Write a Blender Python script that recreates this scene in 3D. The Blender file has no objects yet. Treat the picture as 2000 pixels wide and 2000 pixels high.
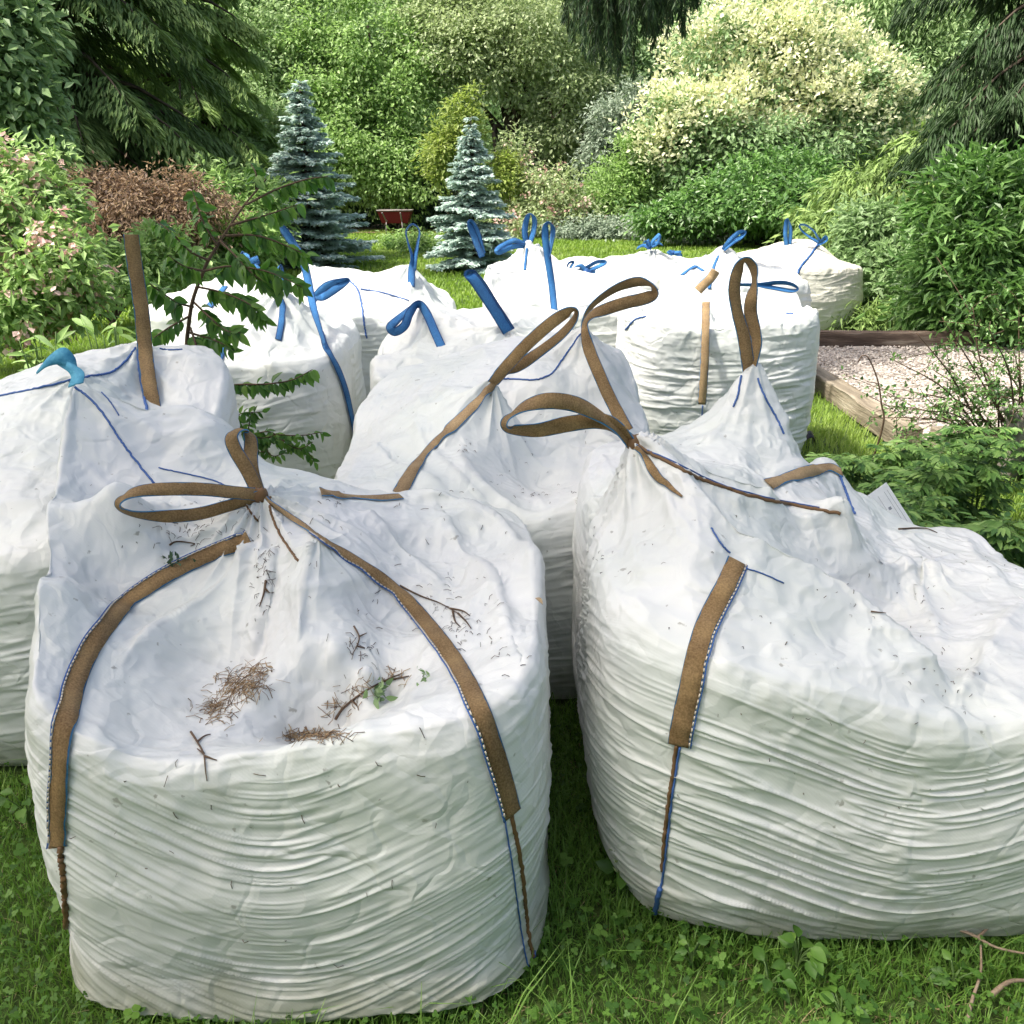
import bpy, math, random
import numpy as np
from mathutils import Vector
from mathutils.bvhtree import BVHTree

S = bpy.context.scene
COL = S.collection
R = math.radians

# ------------------------------------------------------------------ camera, world, sun, exposure
CAM_Z = 1.5
PITCH = 20.6
FPX = 1732.0                                   # focal length in pixels of the 2000 px photograph
cam_d = bpy.data.cameras.new('camera'); cam = bpy.data.objects.new('camera', cam_d); COL.objects.link(cam)
cam.location = (0, 0, CAM_Z); cam.rotation_euler = (R(90 - PITCH), 0, 0)
cam_d.sensor_width = 36; cam_d.lens = 36 * FPX / 2000; cam_d.clip_start = .05; cam_d.clip_end = 500
S.camera = cam
S.render.resolution_x = 1024; S.render.resolution_y = 1024

SUN_EL, SUN_AZ = 60, -108                       # azimuth clockwise from +Y (the view direction)
w = bpy.data.worlds.new('World'); S.world = w; w.use_nodes = True
nt = w.node_tree; nt.nodes.clear()
sky = nt.nodes.new('ShaderNodeTexSky'); sky.sky_type = 'NISHITA'; sky.sun_disc = False
sky.sun_elevation = R(SUN_EL); sky.sun_rotation = R(SUN_AZ); sky.dust_density = 6.0; sky.air_density = 1.0; sky.ozone_density = .3
bg = nt.nodes.new('ShaderNodeBackground'); bg.inputs[1].default_value = .15
wo = nt.nodes.new('ShaderNodeOutputWorld')
nt.links.new(sky.outputs[0], bg.inputs[0]); nt.links.new(bg.outputs[0], wo.inputs[0])
sl = bpy.data.lights.new('sun', 'SUN'); sl.energy = 4.2; sl.angle = R(4); sl.color = (1, .95, .86)
so = bpy.data.objects.new('sun', sl); COL.objects.link(so)
sd = Vector((math.sin(R(SUN_AZ)) * math.cos(R(SUN_EL)), math.cos(R(SUN_AZ)) * math.cos(R(SUN_EL)), math.sin(R(SUN_EL))))
so.rotation_euler = sd.to_track_quat('Z', 'Y').to_euler(); so.location = (0, 0, 20)
S.view_settings.view_transform = 'Standard'; S.view_settings.look = 'None'
S.view_settings.gamma = 1; S.view_settings.exposure = 0.90
S.cycles.max_bounces = 6; S.cycles.transparent_max_bounces = 4; S.cycles.diffuse_bounces = 4

# ------------------------------------------------------------------ picture pixel -> place
FW = np.array([0, math.cos(R(PITCH)), -math.sin(R(PITCH))]); UP = np.array([0, math.sin(R(PITCH)), math.cos(R(PITCH))])
C0 = np.array([0, 0, CAM_Z])
def ray(px, py):
    return np.array([1., 0, 0]) * (px - 1000) / FPX + FW + UP * (1000 - py) / FPX
def at(px, py, Y):
    d = ray(px, py); return C0 + d * (Y / d[1])
def ground(px, py, z=0):
    d = ray(px, py); return C0 + d * ((z - CAM_Z) / d[2])

# ------------------------------------------------------------------ noise
def _h(i, j, k, s):
    n = (i * 374761393 + j * 668265263 + k * 2147483647 + s * 1274126177) & 0xffffffff
    n = ((n ^ (n >> 13)) * 1274126177) & 0xffffffff
    n = (n ^ (n >> 16)) & 0xffffffff
    n = (n * 2654435761) & 0xffffffff
    return ((n >> 8) & 0xffff) / 32767.5 - 1
def noise(x, y, z=0., s=0):
    x, y, z = np.broadcast_arrays(np.asarray(x, float), np.asarray(y, float), np.asarray(z, float))
    i, j, k = np.floor(x).astype(np.int64), np.floor(y).astype(np.int64), np.floor(z).astype(np.int64)
    fx, fy, fz = x - i, y - j, z - k
    fx, fy, fz = fx * fx * (3 - 2 * fx), fy * fy * (3 - 2 * fy), fz * fz * (3 - 2 * fz)
    def L(a, b, t): return a + (b - a) * t
    c = [[[_h(i + a, j + b, k + d, s) for d in (0, 1)] for b in (0, 1)] for a in (0, 1)]
    return L(L(L(c[0][0][0], c[1][0][0], fx), L(c[0][1][0], c[1][1][0], fx), fy),
             L(L(c[0][0][1], c[1][0][1], fx), L(c[0][1][1], c[1][1][1], fx), fy), fz)
def fbm(x, y, z=0., s=0, o=3):
    a, t, f = 1., 0, 1.
    for q in range(o):
        t = t + a * noise(np.asarray(x) * f, np.asarray(y) * f, np.asarray(z) * f, s + q * 7); a *= .5; f *= 2.03
    return t
def ridged(x, y, z=0., s=0, o=2):
    a, t, f = 1., 0, 1.
    for q in range(o):
        t = t + a * (1 - 2 * np.abs(noise(np.asarray(x) * f, np.asarray(y) * f, np.asarray(z) * f, s + q * 7))); a *= .5; f *= 2.1
    return t

# ------------------------------------------------------------------ objects
def thing(name, label, cat, loc, group=None):
    o = bpy.data.objects.new(name, None); COL.objects.link(o)
    o.location = tuple(float(v) for v in loc); o.empty_display_size = .1
    o['label'] = label; o['category'] = cat
    if group: o['group'] = group
    return o
def tag(o, label=None, cat=None, group=None, kind=None):
    for k, v in (('label', label), ('category', cat), ('group', group), ('kind', kind)):
        if v: o[k] = v
    return o
def mesh(name, V, F, mat, parent=None, smooth=True, uv=None, var=None, matidx=None, origin=None):
    """V (n,3) world coordinates; F (m,3) or (m,4) array, or a list of such arrays."""
    V = np.asarray(V, float)
    if isinstance(F, np.ndarray): F = [F]
    F = [np.asarray(f, np.int32) for f in F if len(f)]
    off = np.array(parent.location) if parent is not None else (np.asarray(origin, float) if origin is not None else np.zeros(3))
    p = parent
    while p is not None and p.parent is not None:
        p = p.parent; off = off + np.array(p.location)
    me = bpy.data.meshes.new(name)
    loops = np.concatenate([f.ravel() for f in F]); tot = np.concatenate([np.full(len(f), f.shape[1], np.int32) for f in F])
    st = np.concatenate([[0], np.cumsum(tot)[:-1]]).astype(np.int32)
    me.vertices.add(len(V)); me.vertices.foreach_set('co', (V - off).astype(np.float32).ravel())
    me.loops.add(len(loops)); me.loops.foreach_set('vertex_index', loops.astype(np.int32))
    me.polygons.add(len(tot)); me.polygons.foreach_set('loop_start', st); me.polygons.foreach_set('loop_total', tot)
    me.polygons.foreach_set('use_smooth', np.full(len(tot), smooth, bool))
    for m in (mat if isinstance(mat, (list, tuple)) else [mat]): me.materials.append(m)
    if matidx is not None: me.polygons.foreach_set('material_index', np.asarray(matidx, np.int32))
    if uv is not None:
        l = me.uv_layers.new(name='UVMap'); l.data.foreach_set('uv', np.asarray(uv, np.float32)[loops].ravel())
    if var is not None:
        a = me.attributes.new('var', 'FLOAT', 'FACE'); a.data.foreach_set('value', np.asarray(var, np.float32))
    me.update(calc_edges=True); me.validate()
    o = bpy.data.objects.new(name, me); COL.objects.link(o)
    if parent is not None: o.parent = parent
    elif origin is not None: o.location = tuple(float(v) for v in origin)
    return o
def unit(v):
    v = np.asarray(v, float); return v / np.maximum(np.linalg.norm(v, axis=-1, keepdims=True), 1e-9)
def crom(P, n):
    """Catmull-Rom through P (k,d), n samples per span"""
    P = np.asarray(P, float)
    Q = np.vstack([2 * P[0] - P[1], P, 2 * P[-1] - P[-2]]); out = []
    for i in range(len(P) - 1):
        p0, p1, p2, p3 = Q[i:i + 4]
        for t in np.linspace(0, 1, n, endpoint=False):
            out.append(.5 * (2 * p1 + (p2 - p0) * t + (2 * p0 - 5 * p1 + 4 * p2 - p3) * t * t + (3 * p1 - p0 - 3 * p2 + p3) * t ** 3))
    out.append(P[-1]); return np.array(out)
class MB:
    """collects shapes into one mesh"""
    def __init__(s): s.V = []; s.F = {3: [], 4: []}; s.n = 0; s.uv = []; s.var = {3: [], 4: []}
    def add(s, V, F, uv=None, var=.5):
        V = np.asarray(V, float); F = np.asarray(F)
        s.V.append(V); s.F[F.shape[1]].append(F + s.n); s.n += len(V)
        s.uv.append(np.zeros((len(V), 2)) if uv is None else uv)
        s.var[F.shape[1]].append(np.broadcast_to(np.asarray(var, float), (len(F),)))
    def tube(s, P, r, k=6, var=.5):
        P = np.asarray(P, float); r = np.broadcast_to(np.asarray(r, float), (len(P),))
        T = unit(np.gradient(P, axis=0)); a = np.array([0, 0, 1.]) if abs(T[0][2]) < .9 else np.array([1., 0, 0])
        N = unit(np.cross(T, a)); B = np.cross(T, N)
        th = np.arange(k) / k * 2 * math.pi
        V = P[:, None] + r[:, None, None] * (np.cos(th)[None, :, None] * N[:, None] + np.sin(th)[None, :, None] * B[:, None])
        n = len(P); i = np.arange(n - 1)[:, None] * k; j = np.arange(k)[None]; j2 = (j + 1) % k
        F = np.stack([i + j, i + j2, i + k + j2, i + k + j], -1).reshape(-1, 4)
        V = V.reshape(-1, 3); cap = []
        V = np.vstack([V, P[0], P[-1]]); m = len(V)
        jj = np.arange(k); jn = (jj + 1) % k
        s.add(V, F, var=var)
        b = s.n - m
        s.F[3].append(np.stack([jn + b, jj + b, np.full(k, b + m - 2)], -1)); s.var[3].append(np.full(k, float(np.mean(var))))
        s.F[3].append(np.stack([jj + b + (n - 1) * k, jn + b + (n - 1) * k, np.full(k, b + m - 1)], -1)); s.var[3].append(np.full(k, float(np.mean(var))))
    def ribbon(s, P, W, wid, th=.002, var=.5):
        """P centres, W unit width vectors, wid widths"""
        P = np.asarray(P, float); W = unit(W); wid = np.broadcast_to(np.asarray(wid, float), (len(P),))
        T = unit(np.gradient(P, axis=0)); N = unit(np.cross(T, W)) * th * .5
        h = (wid * .5)[:, None] * W
        sl_ = np.concatenate([[0], np.cumsum(np.linalg.norm(np.diff(P, axis=0), axis=1))])
        V = np.stack([P - h + N, P + N * 1.5, P + h + N, P + h - N, P - N * .5, P - h - N], 1); n = len(P)
        uv = np.stack([np.repeat(sl_, 6), np.tile([0, .5, 1, 1, .5, 0], n)], -1)
        i = np.arange(n - 1)[:, None] * 6; j = np.arange(6)[None]; j2 = (j + 1) % 6
        F = np.stack([i + j, i + j2, i + 6 + j2, i + 6 + j], -1).reshape(-1, 4)
        e = np.array([[0, 1, 4, 5], [1, 2, 3, 4]]); F = np.vstack([F, e[:, ::-1], e + (n - 1) * 6])
        s.add(V.reshape(-1, 3), F, uv=uv, var=var)
    def blob(s, c, r, sd=0, k=10, amp=.2, var=.5):
        """lumpy ball"""
        th = np.linspace(0, math.pi, k)[:, None]; ph = np.arange(2 * k)[None] / (2 * k) * 2 * math.pi
        D = np.stack([np.sin(th) * np.cos(ph), np.sin(th) * np.sin(ph), np.cos(th) + 0 * ph], -1).reshape(-1, 3)
        rr = 1 + amp * noise(D[:, 0] * 2 + sd, D[:, 1] * 2, D[:, 2] * 2, sd)
        V = np.asarray(c) + D * rr[:, None] * np.asarray(r)
        i = np.arange(k - 1)[:, None] * 2 * k; j = np.arange(2 * k)[None]; j2 = (j + 1) % (2 * k)
        s.add(V, np.stack([i + j, i + 2 * k + j, i + 2 * k + j2, i + j2], -1).reshape(-1, 4), var=var)
    def box(s, c, size, rz=0, var=.5, bev=0.):
        x, y, z = np.asarray(size) / 2
        V = np.array([[a * x, b * y, d * z] for d in (-1, 1) for a, b in ((-1, -1), (1, -1), (1, 1), (-1, 1))])
        c_, s_ = math.cos(rz), math.sin(rz)
        V = np.stack([V[:, 0] * c_ - V[:, 1] * s_, V[:, 0] * s_ + V[:, 1] * c_, V[:, 2]], -1) + np.asarray(c)
        s.add(V, np.array([[0, 3, 2, 1], [4, 5, 6, 7], [0, 1, 5, 4], [1, 2, 6, 5], [2, 3, 7, 6], [3, 0, 4, 7]]), var=var)
    def build(s, name, mat, parent=None, smooth=True, **kw):
        V = np.vstack(s.V); F = [np.vstack(s.F[k]) for k in (3, 4) if s.F[k]]
        var = np.concatenate([np.concatenate(s.var[k]) for k in (3, 4) if s.F[k]])
        return mesh(name, V, F, mat, parent, smooth, uv=np.vstack(s.uv), var=var, **kw)

# ------------------------------------------------------------------ materials
def newmat(name):
    m = bpy.data.materials.new(name); m.use_nodes = True; n = m.node_tree.nodes; n.clear()
    return m, n, m.node_tree.links
def ramp(n, stops):
    r = n.new('ShaderNodeValToRGB'); e = r.color_ramp.elements
    while len(e) < len(stops): e.new(.5)
    for q, (p, c) in zip(e, stops): q.position = p; q.color = (*c, 1)
    return r
def leafmat(name, cols, trans=.3, rough=.5, spec=.3):
    m, n, l = newmat(name)
    a = n.new('ShaderNodeAttribute'); a.attribute_name = 'var'
    k = len(cols); r = ramp(n, [(i / (k - 1), c) for i, c in enumerate(cols)])
    b = n.new('ShaderNodeBsdfPrincipled'); b.inputs['Roughness'].default_value = rough; b.inputs['Specular IOR Level'].default_value = spec
    t = n.new('ShaderNodeBsdfTranslucent'); mx = n.new('ShaderNodeMixShader'); mx.inputs[0].default_value = trans
    hs = n.new('ShaderNodeHueSaturation'); hs.inputs['Value'].default_value = 1.5; hs.inputs['Saturation'].default_value = 1.1
    o = n.new('ShaderNodeOutputMaterial')
    l.new(a.outputs['Fac'], r.inputs[0]); l.new(r.outputs[0], b.inputs['Base Color']); l.new(r.outputs[0], hs.inputs['Color']); l.new(hs.outputs[0], t.inputs[0])
    l.new(b.outputs[0], mx.inputs[1]); l.new(t.outputs[0], mx.inputs[2]); l.new(mx.outputs[0], o.inputs[0])
    return m
def noisemat(name, stops, scale=5, rough=.8, bump=.3, bscale=None, dist=.01, detail=8, stretch=(1, 1, 1), spec=.3):
    m, n, l = newmat(name)
    tc = n.new('ShaderNodeTexCoord'); mp = n.new('ShaderNodeMapping'); mp.inputs['Scale'].default_value = stretch
    a = n.new('ShaderNodeTexNoise'); a.inputs['Scale'].default_value = scale; a.inputs['Detail'].default_value = detail; a.inputs['Roughness'].default_value = .65
    r = ramp(n, stops); b = n.new('ShaderNodeBsdfPrincipled'); b.inputs['Roughness'].default_value = rough; b.inputs['Specular IOR Level'].default_value = spec
    n2 = n.new('ShaderNodeTexNoise'); n2.inputs['Scale'].default_value = bscale or scale * 4; n2.inputs['Detail'].default_value = 6
    bp = n.new('ShaderNodeBump'); bp.inputs['Strength'].default_value = bump; bp.inputs['Distance'].default_value = dist
    o = n.new('ShaderNodeOutputMaterial')
    l.new(tc.outputs['Object'], mp.inputs[0]); l.new(mp.outputs[0], a.inputs[0]); l.new(mp.outputs[0], n2.inputs[0]); l.new(a.outputs[0], r.inputs[0])
    l.new(r.outputs[0], b.inputs['Base Color']); l.new(n2.outputs[0], bp.inputs['Height']); l.new(bp.outputs[0], b.inputs['Normal']); l.new(b.outputs[0], o.inputs[0])
    return m
def bagmat(name, tint=(.69, .70, .685), dirt=.5, trans=.12):
    """white woven polypropylene: slight weave, fine creases, sparse specks and a faint green film"""
    m, n, l = newmat(name)
    tc = n.new('ShaderNodeTexCoord')
    film = n.new('ShaderNodeTexNoise'); film.inputs['Scale'].default_value = 2.6; film.inputs['Detail'].default_value = 5
    fr = ramp(n, [(.35, tint), (.62, tuple(np.array(tint) * (.955, .985, .95))), (.8, tuple(np.array(tint) * (.90, .93, .89)))])
    sp = n.new('ShaderNodeTexNoise'); sp.inputs['Scale'].default_value = 42; sp.inputs['Detail'].default_value = 3
    sr = ramp(n, [(.70, (1, 1, 1)), (.745, (.30, .28, .24))])
    sm = n.new('ShaderNodeTexNoise'); sm.inputs['Scale'].default_value = 9; sm.inputs['Detail'].default_value = 9; sm.inputs['Roughness'].default_value = .8
    smr = ramp(n, [(.60, (1, 1, 1)), (.78, (.80, .80, .76))])
    m1 = n.new('ShaderNodeMix'); m1.data_type = 'RGBA'; m1.blend_type = 'MULTIPLY'; m1.inputs[0].default_value = dirt
    m2 = n.new('ShaderNodeMix'); m2.data_type = 'RGBA'; m2.blend_type = 'MULTIPLY'; m2.inputs[0].default_value = dirt
    b = n.new('ShaderNodeBsdfPrincipled'); b.inputs['Roughness'].default_value = .42; b.inputs['Specular IOR Level'].default_value = .45
    t = n.new('ShaderNodeBsdfTranslucent'); t.inputs[0].default_value = (.85, .86, .82, 1)
    mx = n.new('ShaderNodeMixShader'); mx.inputs[0].default_value = trans
    # creases
    wa = n.new('ShaderNodeTexNoise'); wa.inputs['Scale'].default_value = 6
    mad = n.new('ShaderNodeMix'); mad.data_type = 'RGBA'; mad.blend_type = 'ADD'; mad.inputs[0].default_value = .25
    vo = n.new('ShaderNodeTexVoronoi'); vo.feature = 'F1'; vo.inputs['Scale'].default_value = 11
    n3 = n.new('ShaderNodeTexNoise'); n3.inputs['Scale'].default_value = 30; n3.inputs['Detail'].default_value = 4
    b1 = n.new('ShaderNodeBump'); b1.inputs['Strength'].default_value = .55; b1.inputs['Distance'].default_value = .012
    b2 = n.new('ShaderNodeBump'); b2.inputs['Strength'].default_value = .25; b2.inputs['Distance'].default_value = .003
    ve = n.new('ShaderNodeTexVoronoi'); ve.feature = 'DISTANCE_TO_EDGE'; ve.inputs['Scale'].default_value = 6.5; l.new(mad.outputs[2], ve.inputs[0])
    vm = n.new('ShaderNodeMath'); vm.operation = 'MINIMUM'; vm.inputs[1].default_value = .09; l.new(ve.outputs['Distance'], vm.inputs[0])
    b0 = n.new('ShaderNodeBump'); b0.inputs['Strength'].default_value = .5; b0.inputs['Distance'].default_value = .03; l.new(vm.outputs[0], b0.inputs['Height']); l.new(b0.outputs[0], b1.inputs['Normal'])
    wv = n.new('ShaderNodeTexWave'); wv.bands_direction = 'DIAGONAL'; wv.inputs['Scale'].default_value = 75; wv.inputs['Distortion'].default_value = .6
    b3 = n.new('ShaderNodeBump'); b3.inputs['Strength'].default_value = .05; b3.inputs['Distance'].default_value = .001
    o = n.new('ShaderNodeOutputMaterial')
    for x in (film, sp, sm, wa, n3, wv): l.new(tc.outputs['Object'], x.inputs[0])
    l.new(tc.outputs['Object'], mad.inputs[6]); l.new(wa.outputs[1], mad.inputs[7]); l.new(mad.outputs[2], vo.inputs[0])
    l.new(film.outputs[0], fr.inputs[0]); l.new(sp.outputs[0], sr.inputs[0]); l.new(sm.outputs[0], smr.inputs[0])
    l.new(fr.outputs[0], m1.inputs[6]); l.new(sr.outputs[0], m1.inputs[7]); l.new(m1.outputs[2], m2.inputs[6]); l.new(smr.outputs[0], m2.inputs[7])
    sz = n.new('ShaderNodeSeparateXYZ'); l.new(tc.outputs['Object'], sz.inputs[0])
    gn = n.new('ShaderNodeTexNoise'); gn.inputs['Scale'].default_value = 7; gn.inputs['Detail'].default_value = 6; l.new(tc.outputs['Object'], gn.inputs[0])
    gm = n.new('ShaderNodeMapRange'); gm.inputs[1].default_value = .20; gm.inputs[2].default_value = 0.; gm.inputs[3].default_value = -.15; gm.inputs[4].default_value = .62; l.new(sz.outputs[2], gm.inputs[0])
    ga = n.new('ShaderNodeMath'); ga.operation = 'MULTIPLY_ADD'; ga.inputs[1].default_value = 1.1; l.new(gn.outputs[0], ga.inputs[0]); l.new(gm.outputs[0], ga.inputs[2])
    gr = ramp(n, [(.55, (0, 0, 0)), (1.0, (.75, .75, .75))]); l.new(ga.outputs[0], gr.inputs[0])
    m3 = n.new('ShaderNodeMix'); m3.data_type = 'RGBA'; l.new(gr.outputs[0], m3.inputs[0]); l.new(m2.outputs[2], m3.inputs[6]); m3.inputs[7].default_value = (.30, .31, .22, 1)
    l.new(m3.outputs[2], b.inputs['Base Color'])
    l.new(vo.outputs['Distance'], b1.inputs['Height']); l.new(n3.outputs[0], b2.inputs['Height']); l.new(b1.outputs[0], b2.inputs['Normal'])
    l.new(wv.outputs[0], b3.inputs['Height']); l.new(b2.outputs[0], b3.inputs['Normal']); l.new(b3.outputs[0], b.inputs['Normal'])
    l.new(b.outputs[0], mx.inputs[1]); l.new(t.outputs[0], mx.inputs[2]); l.new(mx.outputs[0], o.inputs[0])
    return m
def strapmat(name, c1, c2, edge, ew=.09):
    """woven webbing: chevron weave across the strap, a differently coloured selvedge"""
    m, n, l = newmat(name)
    uv = n.new('ShaderNodeUVMap'); sx = n.new('ShaderNodeSeparateXYZ'); l.new(uv.outputs[0], sx.inputs[0])
    tc = n.new('ShaderNodeTexCoord'); no = n.new('ShaderNodeTexNoise'); no.inputs['Scale'].default_value = 260; no.inputs['Detail'].default_value = 3
    l.new(tc.outputs['Object'], no.inputs[0]); no2 = n.new('ShaderNodeTexNoise'); no2.inputs['Scale'].default_value = 14; l.new(tc.outputs['Object'], no2.inputs[0])
    ad = n.new('ShaderNodeMath'); ad.operation = 'MULTIPLY_ADD'; ad.inputs[1].default_value = .6; l.new(no.outputs[0], ad.inputs[0]); 
    ml = n.new('ShaderNodeMath'); ml.operation = 'MULTIPLY'; ml.inputs[1].default_value = .45; l.new(no2.outputs[0], ml.inputs[0]); l.new(ml.outputs[0], ad.inputs[2])
    r = ramp(n, [(.32, c1), (.68, c2)]); l.new(ad.outputs[0], r.inputs[0])
    # distance from edge, wobbling
    s1 = n.new('ShaderNodeMath'); s1.operation = 'SUBTRACT'; s1.inputs[1].default_value = .5; l.new(sx.outputs[1], s1.inputs[0])
    ab = n.new('ShaderNodeMath'); ab.operation = 'ABSOLUTE'; l.new(s1.outputs[0], ab.inputs[0])
    no3 = n.new('ShaderNodeTexNoise'); no3.inputs['Scale'].default_value = 25; l.new(tc.outputs['Object'], no3.inputs[0])
    w3 = n.new('ShaderNodeMath'); w3.operation = 'MULTIPLY_ADD'; w3.inputs[1].default_value = .22; l.new(no3.outputs[0], w3.inputs[0]); l.new(ab.outputs[0], w3.inputs[2])
    gt = n.new('ShaderNodeMath'); gt.operation = 'GREATER_THAN'; gt.inputs[1].default_value = .61 - ew; l.new(w3.outputs[0], gt.inputs[0])
    mc = n.new('ShaderNodeMix'); mc.data_type = 'RGBA'; l.new(gt.outputs[0], mc.inputs[0]); l.new(r.outputs[0], mc.inputs[6]); mc.inputs[7].default_value = (*edge, 1)
    b = n.new('ShaderNodeBsdfPrincipled'); b.inputs['Roughness'].default_value = .75; l.new(mc.outputs[2], b.inputs['Base Color'])
    wv = n.new('ShaderNodeTexWave'); wv.inputs['Scale'].default_value = 70; wv.bands_direction = 'DIAGONAL'; wv.inputs['Distortion'].default_value = .8
    l.new(uv.outputs[0], wv.inputs[0]); bp = n.new('ShaderNodeBump'); bp.inputs['Strength'].default_value = .8; bp.inputs['Distance'].default_value = .002
    l.new(wv.outputs[0], bp.inputs['Height']); l.new(bp.outputs[0], b.inputs['Normal'])
    o = n.new('ShaderNodeOutputMaterial'); l.new(b.outputs[0], o.inputs[0]); return m
def plain(name, c, rough=.6):
    return noisemat(name, [(.3, tuple(np.array(c) * .85)), (.7, c)], scale=30, rough=rough, bump=.15, bscale=200, dist=.001)

M = {}
M['bag'] = bagmat('white_woven_plastic', dirt=.65)
M['bag_cream'] = bagmat('cream_woven_plastic', (.74, .71, .63), .25)
M['brown'] = strapmat('brown_webbing', (.23, .13, .045), (.60, .39, .17), (.06, .22, .42), .045)
M['tan'] = strapmat('tan_webbing', (.33, .20, .09), (.62, .44, .23), (.06, .25, .5), .045)
M['blue'] = strapmat('blue_webbing', (.018, .12, .36), (.05, .25, .58), (.012, .075, .24), .10)
M['cord_blue'] = plain('blue_cord', (.05, .12, .33))
M['cord_brown'] = plain('brown_cord', (.16, .09, .04))
M['cord_pale'] = plain('pale_stitching', (.62, .56, .45))
M['bark'] = noisemat('bark', [(.3, (.035, .026, .018)), (.7, (.13, .10, .075))], 6, .9, .6, 18, .02, stretch=(1, 1, .3))
M['twig'] = noisemat('twig_bark', [(.3, (.05, .032, .02)), (.7, (.14, .09, .055))], 20, .8, .3)
# ------------------------------------------------------------------ ground, hill
def smooth01(x): x = np.clip(x, 0, 1); return x * x * (3 - 2 * x)
def groundz(x, y):
    return .02 * noise(np.asarray(x) * .7, np.asarray(y) * .7, 0, 90) - .02 * 0
gx = np.concatenate([np.linspace(-90, -8, 18)[:-1], np.linspace(-8, 8, 65), np.linspace(8, 90, 18)[1:]]); gy = np.concatenate([np.linspace(-8, 0, 5)[:-1], np.linspace(0, 14, 57), np.linspace(14, 110, 30)[1:]])
GX, GY = np.meshgrid(gx, gy); GZ = .012 * noise(GX * 1.3, GY * 1.3, 0, 90) - .014
def gridfaces(ny, nx):
    i = np.arange(ny - 1)[:, None] * nx; j = np.arange(nx - 1)[None]
    return np.stack([i + j, i + j + 1, i + nx + j + 1, i + nx + j], -1).reshape(-1, 4)
M['lawn'] = noisemat('lawn_soil', [(.3, (.035, .045, .014)), (.48, (.055, .095, .02)), (.7, (.10, .15, .035))], 3, .95, .6, 60, .02)
tag(mesh('ground', np.stack([GX, GY, GZ], -1).reshape(-1, 3), gridfaces(*GX.shape), M['lawn']), kind='structure')
hx, hy = np.meshgrid(np.linspace(-60, 60, 49), np.linspace(37, 95, 30))
hz = 17 * smooth01((hy - 37) / 50) + 1.5 * noise(hx * .08, hy * .08, 0, 4) * smooth01((hy - 37) / 10) - .05
M['hillside'] = noisemat('wooded_slope_soil', [(.3, (.02, .03, .012)), (.7, (.05, .07, .025))], .8, .95, .5, 5, .2)
tag(mesh('hill', np.stack([hx, hy, hz], -1).reshape(-1, 3), gridfaces(*hx.shape), M['hillside']), kind='structure')

# ------------------------------------------------------------------ foliage tools
def kites(P, D, N, L, W, bend=.25):
    n = len(P); D = unit(D); Sd = unit(np.cross(D, N)); Nn = np.cross(Sd, D); L = np.asarray(L).reshape(-1, 1) * np.ones((n, 1)); W = np.asarray(W).reshape(-1, 1) * np.ones((n, 1))
    V = np.stack([P, P + D * L * .45 + Sd * W * .5, P + D * L - Nn * L * bend, P + D * L * .45 - Sd * W * .5], 1).reshape(-1, 3)
    return V, np.arange(4 * n).reshape(-1, 4)
def ovate(P, D, N, L, W, fold=.25, droop=.25):
    n = len(P); D = unit(D); Sd = unit(np.cross(D, N)); Nn = np.cross(Sd, D); L = np.asarray(L).reshape(-1, 1) * np.ones((n, 1)); W = np.asarray(W).reshape(-1, 1) * np.ones((n, 1))
    def pt(s, w): return P + D * L * s - Nn * L * droop * s * s + Sd * W * w + Nn * W * abs(w) * fold * 2
    V = np.stack([pt(0, 0), pt(.22, 0), pt(.6, 0), pt(1, 0), pt(.2, .36), pt(.42, .5), pt(.75, .32), pt(.2, -.36), pt(.42, -.5), pt(.75, -.32)], 1).reshape(-1, 3)
    b = np.arange(n)[:, None] * 10
    F3 = np.concatenate([b + np.array([[0, 4, 1]]), b + np.array([[2, 6, 3]]), b + np.array([[0, 1, 7]]), b + np.array([[2, 3, 9]])]); 
    F4 = np.concatenate([b + np.array([[1, 4, 5, 2]]), b + np.array([[1, 2, 8, 7]])]); F3 = np.concatenate([F3, b + np.array([[2, 5, 6]]), b + np.array([[2, 9, 8]])])
    return V, F3, F4
def rdir(rng, n): return unit(rng.normal(size=(n, 3)))
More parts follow.
